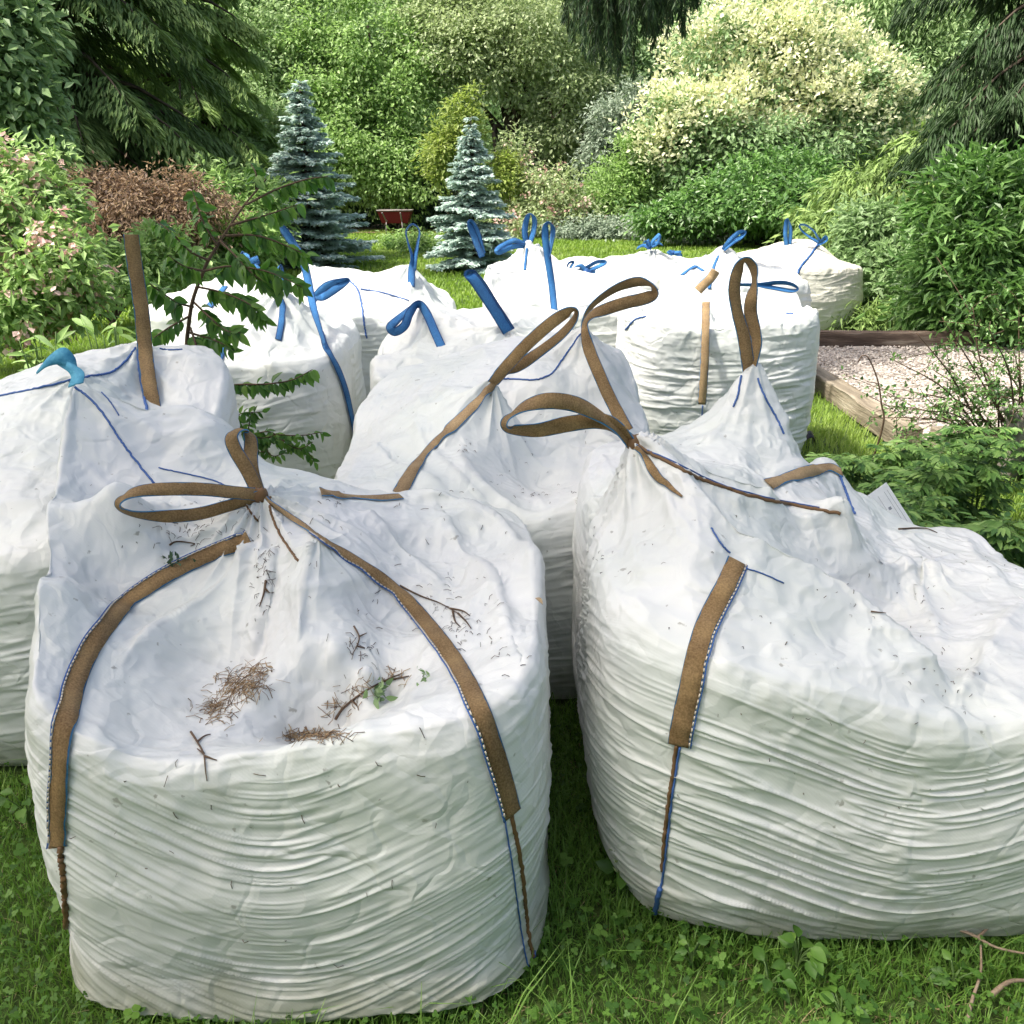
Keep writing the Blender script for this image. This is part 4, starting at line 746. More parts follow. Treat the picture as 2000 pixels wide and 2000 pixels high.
# --- M: middle bag behind both
Mm, Mb = bag('white bag in the middle with a hollow sunken top, between the two front bags', (-.05, 2.84), .53, .57,
    [(270, .575), (240, .63), (210, .66), (180, .655), (150, .74), (120, .84), (90, .92), (60, .95), (45, .90), (20, .76), (0, .68), (330, .65), (300, .62)],
    [(966, 744, 2.78, .012), (1138, 645, 3.15, .012), (1045, 742, 2.95, .04), (1090, 720, 3.05, .04), (1215, 838, 2.80, .02),
     (800, 803, 2.9, .03), (880, 765, 2.88, .02), (720, 860, 2.85, .03), (905, 865, 2.62, .015), (908, 925, 2.50, .012), (975, 985, 2.40, .015), (1060, 1022, 2.33, .015), (1125, 992, 2.36, .015), (1220, 935, 2.42, .03),
     (1040, 950, 2.62, .05), (1000, 830, 2.86, .05), (1150, 880, 2.75, .05), (845, 955, 2.42, .03), (800, 900, 2.62, .02), (850, 870, 2.64, .03), (760, 960, 2.4, .03), (1185, 740, 3.0, .03)],
    res=(440, 170, 150), seed=14, rip=.0024, crum=.0060, wave=62, folds=[([(905, 870, 2.62), (908, 925, 2.5), (975, 985, 2.40), (1060, 1022, 2.33), (1125, 992, 2.36), (1225, 935, 2.44)], .03, .03, .03), ([(800, 830, 2.85), (840, 900, 2.6), (900, 960, 2.45), (960, 1000, 2.37)], .018, .02, .05), ([(966, 750, 2.78), (900, 830, 2.72), (870, 900, 2.6)], .015, .02, .04), ([(1140, 660, 3.1), (1180, 760, 2.95), (1210, 850, 2.75)], .02, .03, .03), ([(720, 870, 2.8), (780, 930, 2.55), (880, 990, 2.38)], .015, .02, .04)], pleats=[(966, 744, 2.78, .008, 11, .2), (1225, 838, 2.72, .008, 11, .2), (1138, 645, 3.15, .007, 9, .2)])
strap_on(Mm, Mb, [(966, 746), (935, 785), (900, 820), (860, 858), (820, 902), (795, 940), (780, 966)], np.interp(np.linspace(0, 1, 73), [0, .2, 1], [.02, .04, .042]), 'tan')
loop_free(Mm, [(962, 748, 2.76, 40), (990, 715, 2.74, 10), (1030, 672, 2.72, 0), (1075, 632, 2.71, 10), (1108, 610, 2.71, 40), (1124, 608, 2.72, 80), (1122, 624, 2.73, 60), (1095, 655, 2.74, 45), (1050, 690, 2.75, 35), (1010, 715, 2.76, 0), (985, 722, 2.77, -5), (966, 744, 2.78, 30)], .038)
cord_on(Mm, Mb, [(975, 740), (1010, 741), (1045, 742), (1078, 730), (1100, 700), (1118, 675), (1134, 652)], .003, 'cord_blue')
loop_free(Mm, [(1139, 648, 3.12, 80), (1142, 625, 3.08, 70), (1158, 596, 3.02, 65), (1200, 565, 2.96, 55), (1245, 550, 2.92, 40), (1272, 556, 2.9, 75), (1279, 572, 2.9, 50), (1262, 582, 2.9, 10), (1220, 592, 2.9, 0), (1180, 605, 2.9, 20), (1152, 618, 2.9, 60), (1142, 640, 2.9, 60), (1150, 680, 2.86, 15), (1170, 730, 2.8, 5), (1195, 785, 2.75, 0), (1226, 842, 2.69, 10)], .040)

strap_on(A, Ab, [(782, 972), (735, 975), (680, 972), (625, 962)], .028, 'tan')

# --- C: left bag
Cc, Cb = bag('white bag cut off by the left edge with one tall upright brown strap', (-1.49, 2.54), .60, .60,
    [(270, .60), (225, .60), (180, .68), (135, .80), (90, .93), (45, .96), (15, .82), (0, .75), (315, .66)],
    [(0, 772, 2.62, .03), (75, 757, 2.6, .03), (150, 738, 2.6, .02), (215, 722, 2.75, .03), (268, 672, 2.88, .012), (312, 690, 2.92, .03), (357, 684, 2.92, .02), (385, 722, 2.85, .02), (440, 825, 2.66, .02),
     (0, 1000, 2.12, .04), (60, 900, 2.3, .04), (60, 1060, 2.02, .03), (-60, 850, 2.4, .05), (300, 780, 2.75, .05)],
    res=(420, 150, 110), seed=21, rip=.0024, crum=.0075, wave=60, pleats=[(268, 672, 2.88, .008, 9, .25), (150, 738, 2.6, .006, 9, .2)])
loop_free(Cc, [(305, 848, 2.64, 0), (300, 800, 2.7, 0), (290, 740, 2.78, 0), (283, 680, 2.86, 0), (278, 620, 2.88, 5), (270, 560, 2.89, 8), (262, 510, 2.9, 5), (256, 458, 2.9, 0)], .046, 'brown', 'lifting_strap')
cord_on(Cc, Cb, [(268, 685), (274, 740), (286, 800), (296, 845)], .0045, 'cord_blue')
cord_on(Cc, Cb, [(-40, 785), (0, 774), (50, 764), (110, 750), (160, 738), (190, 733), (218, 727), (245, 706), (265, 680)], .0035, 'cord_blue')
cord_on(Cc, Cb, [(312, 682), (332, 684), (356, 683)], .0025, 'cord_blue')
tb = MB()
kp = [at(72, 728, 2.52), at(95, 705, 2.52), at(122, 695, 2.53), at(140, 712, 2.53), at(150, 735, 2.54)]
tb.ribbon(crom(kp, 8), np.broadcast_to(unit([.1, .55, .8]), (33, 3)), np.interp(np.linspace(0, 1, 33), [0, .4, .8, 1], [.008, .05, .055, .03]), .003)
tb.ribbon(crom([at(115, 705, 2.53), at(150, 728, 2.5), at(148, 752, 2.46)], 8), np.broadcast_to(unit([1, .1, .3]), (17, 3)), np.interp(np.linspace(0, 1, 17), [0, 1], [.03, .045]), .003)
M['bluecloth'] = noisemat('faded_blue_cloth', [(.3, (.02, .16, .28)), (.7, (.10, .36, .50))], 30, .7, .3)
tb.build('tied_cloth', M['bluecloth'], Cc)

# --- the bags behind
E, Eb = bag('white bag beyond the sapling with a blue knot on its top', (-1.32, 4.35), .56, .52,
    [(270, .72), (225, .72), (180, .74), (135, .76), (90, .78), (45, .80), (0, .78), (315, .74)],
    [(545, 572, 4.3, .008), (500, 605, 4.2, .04), (460, 640, 4.1, .04), (600, 640, 4.2, .04), (560, 700, 3.92, .03), (628, 650, 4.25, .03), (480, 700, 3.95, .03)],
    res=(280, 110, 80), seed=31, rip=.0045, crum=.013, wave=36, pleats=[(545, 575, 4.3, .015, 11, .3)])
tie(E, 545, 560, 4.3, .06, 3)
strap_on(E, Eb, [(545, 580), (552, 600), (550, 630), (543, 665)], .03, 'blue')
strap_on(E, Eb, [(455, 640), (440, 680), (420, 715), (402, 745)], np.interp(np.linspace(0, 1, 37), [0, 1], [.015, .06]), 'blue')
loop_free(E, [(548, 442, 4.35, 70), (556, 452, 4.35, 20), (575, 480, 4.35, 0), (592, 510, 4.33, 10), (602, 550, 4.3, 10), (612, 600, 4.22, 20), (624, 640, 4.12, 40), (634, 672, 4.02, 40)], np.interp(np.linspace(0, 1, 64), [0, .7, 1], [.042, .036, .022]), 'blue', 'lifting_strap')
strap_on(E, Eb, [(626, 650), (640, 690), (658, 725), (672, 765), (682, 810), (690, 855)], np.interp(np.linspace(0, 1, 61), [0, .3, 1], [.02, .035, .045]), 'blue', lift=.012)
F_, Fb = bag('white bag with a single thin upright loop, left of centre in the back row', (-.80, 5.3), .47, .5,
    [(270, .80), (225, .86), (180, .96), (135, .98), (90, .94), (45, .84), (0, .78), (315, .76)],
    [(603, 520, 5.15, .006), (680, 538, 5.25, .04), (740, 538, 5.3, .03), (802, 518, 5.25, .006), (830, 560, 5.25, .02), (868, 598, 5.2, .03), (700, 580, 5.0, .05)],
    res=(240, 100, 80), seed=37, rip=.004, crum=.013, wave=34, pleats=[(603, 522, 5.15, .01, 9, .3), (800, 522, 5.25, .01, 9, .3)])
loop_free(F_, [(803, 560, 5.1, 0), (804, 530, 5.15, 0), (806, 505, 5.18, 60), (796, 470, 5.2, 80), (794, 450, 5.2, 80), (806, 438, 5.2, 80), (819, 450, 5.2, 80), (816, 475, 5.2, 70), (810, 505, 5.18, 50), (806, 528, 5.16, 20)], .042, 'blue')
loop_free(F_, [(612, 585, 4.78, 20), (635, 560, 4.78, 10), (670, 548, 4.78, 50), (680, 548, 4.78, 60), (655, 565, 4.77, 15), (630, 580, 4.77, 10), (613, 577, 4.78, 40)], .04, 'blue')
cord_on(F_, Fb, [(682, 548), (698, 565), (706, 595), (711, 630), (716, 660)], .005, 'cord_blue')
cord_on(F_, Fb, [(704, 565), (740, 570), (775, 580), (798, 587)], .004, 'cord_blue')
G, Gb = bag('white bag behind the middle one with two broad dark blue loops', (-.16, 4.0), .47, .46,
    [(270, .72), (225, .70), (180, .76), (135, .84), (90, .90), (45, .90), (0, .84), (315, .76)],
    [(830, 598, 4.22, .006), (900, 612, 4.25, .04), (950, 604, 4.3, .04), (995, 645, 4.0, .008), (885, 725, 3.75, .03), (1060, 640, 4.2, .03), (900, 650, 4.05, .05), (780, 690, 3.95, .05)],
    res=(280, 110, 90), seed=41, rip=.004, crum=.013, wave=36, pleats=[(995, 650, 4.0, .012, 11, .3), (830, 600, 4.25, .008, 9, .3)])
loop_free(G, [(818, 594, 4.2, 50), (798, 605, 4.1, 60), (772, 628, 4.02, 30), (762, 640, 4.0, 20), (772, 648, 4.0, 20), (790, 636, 4.0, 15), (800, 612, 4.05, 20), (817, 594, 4.15, 40), (832, 610, 4.1, 10), (850, 650, 4.0, 0), (868, 690, 3.9, 0), (884, 722, 3.8, 20)], .040, 'blue')
strap_on(G, Gb, [(884, 722), (872, 738), (866, 752), (862, 768)], .040, 'blue')
loop_free(G, [(992, 648, 3.95, 0), (968, 608, 3.93, 0), (944, 572, 3.92, 10), (925, 545, 3.92, 20), (912, 537, 3.93, 75), (924, 534, 3.96, 60), (944, 556, 3.96, 60), (966, 595, 3.97, 45), (996, 646, 3.98, 20)], .050, 'blue')
H_, Hb = bag('white bag with several blue loops standing up from its peaks, centre of the back row', (.36, 6.05), .56, .52,
    [(270, .74), (225, .80), (180, .94), (135, .94), (90, .88), (45, .84), (0, .78), (315, .74)],
    [(942, 498, 5.85, .006), (1035, 474, 6.0, .005), (985, 512, 6.0, .04), (1080, 512, 6.0, .03), (1150, 545, 6.0, .04), (1010, 560, 5.8, .05), (1085, 560, 5.75, .04)],
    res=(240, 100, 80), seed=47, rip=.004, crum=.014, wave=34, pleats=[(1035, 478, 6.1, .014, 11, .3), (942, 500, 5.85, .008, 9, .3)])
loop_free(H_, [(942, 502, 5.8, 0), (932, 478, 5.8, 0), (922, 452, 5.8, 10), (916, 435, 5.8, 60), (922, 434, 5.81, 60), (932, 455, 5.81, 20), (943, 496, 5.81, 20)], .042, 'blue')
loop_free(H_, [(1028, 478, 6.0, 20), (1025, 450, 6.0, 10), (1030, 425, 6.0, 40), (1037, 418, 6.0, 80), (1044, 430, 6.0, 40), (1042, 452, 6.0, 30), (1034, 476, 6.0, 30)], .040, 'blue')
loop_free(H_, [(1026, 478, 5.98, 30), (1005, 470, 5.92, 20), (985, 478, 5.88, 10), (970, 488, 5.85, 40), (975, 493, 5.85, 20), (1000, 482, 5.9, 10), (1026, 480, 5.98, 20)], .034, 'blue')
loop_free(H_, [(1088, 672, 5.35, 0), (1084, 620, 5.45, 0), (1078, 560, 5.5, 0), (1070, 505, 5.52, 0), (1065, 465, 5.52, 5), (1066, 442, 5.52, 40), (1074, 436, 5.53, 80), (1080, 450, 5.53, 45), (1076, 480, 5.53, 60), (1070, 505, 5.53, 60)], .042, 'blue', 'lifting_strap')
strap_on(H_, Hb, [(1030, 485), (1028, 505), (1025, 528)], .018, 'blue')
I_, Ib = bag('low white bag with a flat-lying blue loop in the back row, right of the loops', (.75, 7.35), .55, .5,
    [(270, .76), (180, .80), (90, .84), (0, .82)], [(1120, 505, 7.35, .04), (1165, 512, 7.3, .04), (1060, 512, 7.4, .05)], res=(180, 80, 60), seed=53, rip=.004, crum=.014, wave=30)
loop_free(I_, [(1108, 528, 6.95, 70), (1110, 515, 6.95, 70), (1120, 512, 6.95, 60), (1112, 530, 6.93, 60), (1140, 525, 6.93, 45), (1165, 512, 6.95, 45), (1182, 512, 6.95, 40), (1170, 520, 6.93, 40), (1146, 530, 6.93, 30)], .035, 'blue')
tie(I_, 1147, 533, 6.9, .07, 12, n=2)
J, Jb = bag('white bag with tattered light blue ties at its peak, farthest row', (1.34, 8.4), .58, .52,
    [(270, .72), (180, .78), (90, .80), (0, .76)], [(1272, 490, 8.35, .02), (1230, 505, 8.35, .04), (1320, 510, 8.35, .04)], res=(180, 80, 60), seed=59, rip=.004, crum=.016, wave=30, pleats=[(1272, 490, 8.35, .02, 9, .3)])
tie(J, 1268, 484, 8.3, .065, 5, n=5); tie(J, 1315, 494, 8.25, .05, 9, n=4)
L_, Lb = bag('white bag with a blue loop tilting right, behind the ribbed bag', (1.62, 6.7), .52, .5,
    [(270, .80), (180, .86), (90, .88), (0, .84)], [(1412, 484, 6.7, .014), (1375, 520, 6.65, .04), (1335, 528, 6.6, .03), (1460, 520, 6.7, .04), (1520, 560, 6.6, .05)], res=(220, 90, 70), seed=61, rip=.004, crum=.014, wave=32, pleats=[(1412, 484, 6.7, .014, 9, .3)])
loop_free(L_, [(1412, 488, 6.65, 30), (1425, 470, 6.65, 10), (1442, 455, 6.65, 30), (1456, 453, 6.65, 70), (1448, 463, 6.65, 40), (1430, 474, 6.65, 30), (1413, 488, 6.65, 20)], .034, 'blue')
strap_on(L_, Lb, [(1404, 500), (1395, 520), (1388, 545), (1385, 565)], .022, 'blue'); strap_on(L_, Lb, [(1332, 538), (1345, 528), (1360, 520)], .03, 'blue'); strap_on(L_, Lb, [(1358, 520), (1366, 525), (1374, 530)], .02, 'blue')
loop_free(L_, [(1440, 556, 6.1, 60), (1480, 556, 6.1, 50), (1520, 552, 6.1, 40), (1545, 555, 6.1, 50), (1558, 564, 6.1, 70), (1545, 568, 6.1, 45), (1510, 562, 6.1, 40), (1470, 556, 6.1, 60)], .035, 'blue')
Nn_, Nb = bag('rounded cream-white bag standing alone at the far right beside the hedge', (3.02, 9.75), .68, .62,
    [(270, .66), (180, .74), (90, .70), (0, .62)], [(1540, 476, 9.7, .10), (1585, 472, 9.75, .12), (1630, 505, 9.75, .10), (1480, 490, 9.7, .10)], n=2.3, res=(240, 100, 70), seed=67, rip=.006, crum=.012, wave=22, mat='bag_cream', bulge=1.04)
loop_free(Nn_, [(1536, 480, 9.6, 0), (1534, 455, 9.6, 0), (1536, 432, 9.6, 30), (1540, 430, 9.6, 80), (1544, 450, 9.6, 30), (1542, 478, 9.6, 20)], .045, 'blue')
loop_free(Nn_, [(1600, 474, 9.5, 20), (1580, 462, 9.5, 50), (1566, 450, 9.5, 60), (1562, 440, 9.5, 60), (1574, 440, 9.5, 60), (1590, 452, 9.5, 60), (1602, 470, 9.5, 50), (1612, 462, 9.5, 40), (1614, 470, 9.5, 50), (1598, 478, 9.5, 30)], .034, 'blue')
cord_on(Nn_, Nb, [(1598, 478), (1582, 500), (1562, 525), (1550, 560), (1543, 590)], .013, 'blue')
O_, Ob = bag('white bag mostly hidden behind the leafy sapling at the left of the back row', (-1.80, 5.75), .46, .5,
    [(270, .74), (180, .78), (90, .86), (0, .84)], [(478, 530, 5.7, .02), (420, 560, 5.6, .04), (330, 585, 5.5, .04)], res=(180, 80, 60), seed=71, rip=.004, crum=.014, wave=30)
tie(O_, 470, 520, 5.65, .08, 15, n=5)
strap_on(O_, Ob, [(440, 560), (425, 580), (408, 600)], .040, 'blue')
# --- K: ribbed bag with the vertical brown strap
K_, Kb = bag('tightly ribbed white bag with one vertical brown strap down its front', (1.11, 4.95), .52, .50,
    [(270, .80), (240, .78), (210, .86), (180, .90), (135, .88), (90, .86), (45, .86), (0, .88), (330, .86), (300, .82)],
    [(1372, 596, 4.9, .008), (1330, 640, 4.85, .05), (1410, 640, 4.85, .05), (1360, 690, 4.55, .03), (1480, 640, 4.9, .05), (1260, 640, 4.85, .05), (1545, 625, 4.95, .03), (1450, 680, 4.62, .03)],
    res=(420, 150, 90), seed=77, rip=.0052, crum=.013, wave=34, sag=.02, pleats=[(1372, 600, 4.95, .014, 11, .35)])
loop_free(K_, [(1379, 590, 4.62, 0), (1378, 640, 4.44, 0), (1377, 690, 4.40, 0), (1374, 745, 4.395, 0), (1371, 790, 4.41, 0)], .042, 'tan', 'strap')
loop_free(K_, [(1363, 568, 4.7, 0), (1375, 555, 4.7, 0), (1388, 543, 4.7, 5), (1398, 528, 4.7, 15)], .05, 'tan')
cord_on(K_, Kb, [(1372, 792), (1370, 830), (1368, 860)], .003); cord_on(K_, Kb, [(1535, 612), (1552, 615), (1560, 640), (1563, 680), (1563, 740)], .005)
cord_on(K_, Kb, [(1222, 645), (1240, 625), (1262, 618)], .005)
# ------------------------------------------------------------------ grass and ground cover
BAGS = [(-.42, 1.835, .46, .55), (.80, 2.02, .57, .58), (.09, 2.83, .5, .52), (-1.52, 2.52, .55, .55), (-1.32, 4.35, .5, .47), (-.80, 5.3, .42, .45), (-.22, 4.0, .47, .42), (.36, 6.05, .5, .47), (.75, 7.35, .5, .45), (1.34, 8.4, .5, .47), (1.62, 6.7, .47, .45), (3.02, 9.75, .6, .55), (-2.0, 5.75, .5, .45), (1.11, 4.95, .46, .45)]
def free(x, y):
    k = np.ones(len(x), bool)
    for cx, cy, a, b in BAGS: k &= (np.abs((x - cx) / a) ** 3 + np.abs((y - cy) / b) ** 3) > 1
    k &= ~((x > 2.24) & (y > 4.86) & (y < 8.42)); return k
def blades(rng, x, y, h, w, lean=.5, base=.0):
    n = len(x); a = rng.uniform(0, 6.283, n); le = rng.uniform(.1, lean, n) * h; d = np.c_[np.cos(a), np.sin(a), 0 * a]; s = np.c_[-np.sin(a), np.cos(a), 0 * a]
    P = np.c_[x, y, np.full(n, base - .012)]; w = w[:, None]; up = np.c_[0 * a, 0 * a, h]
    V = np.stack([P - s * w / 2, P + s * w / 2, P + up * .6 + d * le[:, None] * .4 + s * w * .38, P + up * .6 + d * le[:, None] * .4 - s * w * .38, P + up * .95 + d * le[:, None]], 1).reshape(-1, 3)
    b = np.arange(n)[:, None] * 5
    return V, (b + np.array([[3, 2, 4]])), (b + np.array([[0, 1, 2, 3]]))
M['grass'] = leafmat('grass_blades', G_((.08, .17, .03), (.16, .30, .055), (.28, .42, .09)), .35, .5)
M['grass_sun'] = leafmat('sun_toned_lawn_blades', G_((.13, .22, .035), (.21, .33, .055), (.33, .42, .11)), .35, .5)  # brighter, yellower copy of the grass with sunlight put into the colour
M['straw'] = leafmat('dry_grass', G_((.22, .16, .08), (.38, .30, .16), (.52, .44, .28)), .2, .7)
M['clover'] = leafmat('clover_leaves', G_((.04, .10, .018), (.08, .18, .028), (.15, .28, .05)), .3, .45)
rng = np.random.default_rng(50)
def field(name, label, n, xr, yr, hr, wr, mat, seed, lean=.7, wedge=None, patch=None, dry=.0):
    rng = np.random.default_rng(seed); y = rng.uniform(*yr, n)
    x = rng.uniform(*xr, n) if wedge is None else rng.uniform(-1, 1, n) * wedge * (y + .6)
    k = free(x, y)
    if patch: k &= patch(x, y, rng)
    x, y = x[k], y[k]; q = noise(x * 2.5, y * 2.5, 0, seed); h = rng.uniform(*hr, len(x)) * (1 + .45 * q); w_ = rng.uniform(*wr, len(x))
    V, F3, F4 = blades(rng, x, y, h, w_, lean); var = np.clip(.5 + .3 * noise(x * 1.1, y * 1.1, 4, seed) + .35 * (rng.random(len(x)) - .5), 0, 1)
    return tag(mesh(name, V, [F3, F4], M[mat], None, False, var=np.concatenate([var, var])), label, 'grass', kind='stuff')
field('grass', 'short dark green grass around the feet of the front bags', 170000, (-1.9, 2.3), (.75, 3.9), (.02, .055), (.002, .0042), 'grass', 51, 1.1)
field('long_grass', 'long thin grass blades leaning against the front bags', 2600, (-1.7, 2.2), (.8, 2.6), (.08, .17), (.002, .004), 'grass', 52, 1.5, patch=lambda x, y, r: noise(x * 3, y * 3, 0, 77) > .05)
def near_bag(x, y, r):
    k = np.zeros(len(x), bool)
    for cx, cy, a, b in BAGS[:4]:
        v = np.abs((x - cx) / a) ** 3 + np.abs((y - cy) / b) ** 3; k |= (v < 1.9)
    return k
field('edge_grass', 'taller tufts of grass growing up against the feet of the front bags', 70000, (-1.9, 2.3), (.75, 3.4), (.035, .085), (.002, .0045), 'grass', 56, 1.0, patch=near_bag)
field('dry_grass', 'dry straw and dead stems lying in the front grass', 5200, (-1.6, 2.2), (.75, 3.2), (.004, .02), (.002, .003), 'straw', 53, 5)
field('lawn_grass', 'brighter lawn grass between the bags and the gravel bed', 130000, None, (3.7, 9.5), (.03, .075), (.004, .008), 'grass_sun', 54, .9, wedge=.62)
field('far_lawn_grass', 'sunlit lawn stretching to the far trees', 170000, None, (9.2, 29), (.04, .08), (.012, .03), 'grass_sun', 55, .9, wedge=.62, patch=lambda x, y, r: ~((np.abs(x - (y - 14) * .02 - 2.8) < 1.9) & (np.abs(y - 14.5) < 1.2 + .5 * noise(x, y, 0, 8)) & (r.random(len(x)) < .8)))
M['mulch'] = noisemat('bare_brown_earth', [(.3, (.16, .10, .06)), (.7, (.33, .24, .15))], 6, .95, .6, 40, .02)
pa = np.linspace(0, 2 * math.pi, 48, endpoint=False); pr = 1 + .22 * noise(np.cos(pa) * 2, np.sin(pa) * 2, 0, 3)
tag(mesh('bare_earth_patch', np.vstack([[[2.8, 14.5, .006]], np.c_[2.8 + 2.2 * pr * np.cos(pa), 14.5 + 1.4 * pr * np.sin(pa), np.full(48, .005)]]), np.c_[np.zeros(48, int), 1 + np.arange(48), 1 + (np.arange(48) + 1) % 48], M['mulch']), kind='structure')
tag(mesh('mulch_bed', np.vstack([[[-4.2, 29.5, .01]], np.c_[-4.2 + 3.4 * pr * np.cos(pa), 29.5 + 2.6 * pr * np.sin(pa), np.full(48, .008)]]), np.c_[np.zeros(48, int), 1 + np.arange(48), 1 + (np.arange(48) + 1) % 48], M['mulch']), kind='structure')
# clover and small weeds: three round leaflets on a stalk
def clover(name, label, n, xr, yr, rr, zr, mat, seed, thr=-.1):
    rng = np.random.default_rng(seed); x = rng.uniform(*xr, n); y = rng.uniform(*yr, n); k = free(x, y) & (noise(x * 3, y * 3, 0, seed) > thr); x, y = x[k], y[k]; n = len(x)
    z = rng.uniform(*zr, n); r = rng.uniform(*rr, n); a0 = rng.uniform(0, 6.28, n); Vs = []
    tilt = rng.normal(size=(n, 2)) * .35
    for q in range(3):
        a = a0 + q * 2.09; cx, cy = x + np.cos(a) * r, y + np.sin(a) * r
        t = np.arange(6) / 6 * 6.283
        px_, py_ = cx[:, None] + np.cos(t + a0[:, None]) * r[:, None] * .95, cy[:, None] + np.sin(t + a0[:, None]) * r[:, None] * .95
        pz = z[:, None] + (px_ - x[:, None]) * tilt[:, :1] + (py_ - y[:, None]) * tilt[:, 1:]
        Vs.append(np.stack([px_, py_, pz], -1))
    V = np.concatenate(Vs).reshape(-1, 3); m = len(V) // 6; b = np.arange(m)[:, None] * 6
    F = np.concatenate([b + np.array([[0, 1, 2, 3]]), b + np.array([[0, 3, 4, 5]])]); var = np.tile(rng.random(n), 6)
    return tag(mesh(name, V, F, M[mat], None, False, var=var), label, 'ground cover', kind='stuff')
clover('clover', 'small round clover leaves in the grass around the front bags', 24000, (-1.9, 2.3), (.75, 3.4), (.0022, .0048), (.012, .05), 'clover', 61)
clover('creeping_weeds', 'larger rounded weed leaves at the foot of the front bags', 900, (-1.5, 2.2), (.85, 2.4), (.006, .010), (.02, .06), 'clover', 62, .1)

def leafset(P, D, N, L, W, mat, name, parent, var, **kw):
    V, F3, F4 = ovate(np.array(P), np.array(D), np.array(N), np.array(L), np.array(W), **kw); v = np.asarray(var); k = len(P)
    return mesh(name, V, [F3, F4], M[mat], parent, True, var=np.concatenate([np.tile(v, 6), np.tile(v, 2)]))
# broad weeds standing out of the grass
def weed(px, py, h, n, L, seed, label, group='broad leaved weeds in the front grass'):
    g = ground(px, py); rng = np.random.default_rng(seed); root = thing('weed_plant', label, 'weed', g, group)
    mb = MB(); P, D, N, Ls = [], [], [], []
    for k in range(n):
        a = rng.uniform(0, 6.28); hh = h * rng.uniform(.35, 1); o = np.array([math.cos(a), math.sin(a), 0]) * L * rng.uniform(.3, 1.)
        tip = g + o + np.array([0, 0, hh]); mb.tube(crom([g, g + o * .3 + np.array([0, 0, hh * .6]), tip], 3), .0016, 4)
        P.append(tip); D.append(unit(o) + np.array([0, 0, rng.uniform(-.3, .5)])); N.append(np.array([0, -.5, 1]) + rng.normal(size=3) * .3); Ls.append(L * rng.uniform(.7, 1.2))
    mb.build('stem', M['twig' if False else 'stemgreen'], root); Ls = np.array(Ls); leafset(P, D, N, Ls, Ls * .72, 'clover', 'leaves', root, rng.random(n))
M['stemgreen'] = plain('green_stem', (.10, .17, .05))
weed(1555, 1900, .09, 12, .034, 1, 'round leaved weed in front of the right bag, tallest of the patch')
weed(1500, 1935, .06, 11, .032, 2, 'broad dark leaved weed low in the bottom right grass')
weed(1640, 1990, .05, 10, .030, 3, 'weed with fresh serrated leaves at the bottom edge, right half')
weed(1225, 1740, .09, 6, .045, 4, 'pale leaved weed in the gap between the two front bags')
weed(1350, 1890, .07, 10, .024, 5, 'small leaved weed at the left foot of the right bag')
weed(900, 1960, .06, 12, .026, 6, 'low weed against the lower right of the left bag')
weed(60, 1620, .12, 10, .04, 7, 'nettle like weed at the left edge beside the big bag')
weed(1860, 1930, .06, 10, .028, 8, 'weed beside the fallen twig at the bottom right')
def grass_stalk(px, py, h, seed, label):
    g = ground(px, py); rng = np.random.default_rng(seed); root = thing('grass_stalk', label, 'grass stalk', g, 'tall seeding stalks between the front bags')
    mb = MB(); P = crom([g, g + [rng.normal() * .01, 0, h * .5], g + [rng.normal() * .02, .01, h]], 6); mb.tube(P, .0013, 4); mb.build('stem', M['stemgreen'], root)
    n = 40; s = rng.uniform(.6, 1, n); Q = P[(s * (len(P) - 1)).astype(int)] + rng.normal(size=(n, 3)) * .003; V, F = kites(Q, rdir(rng, n) + [0, 0, .8], rdir(rng, n), rng.uniform(.008, .018, n), .004); mesh('seed_head', V, F, M['lf_olive'], root, False, var=rng.random(n))
grass_stalk(1222, 1760, .22, 1, 'tall thin seeding stalk left of the right bag'); grass_stalk(1205, 1770, .16, 2, 'shorter seeding stalk left of the right bag'); grass_stalk(1262, 1790, .12, 3, 'short stalk at the blue cord end of the right bag')

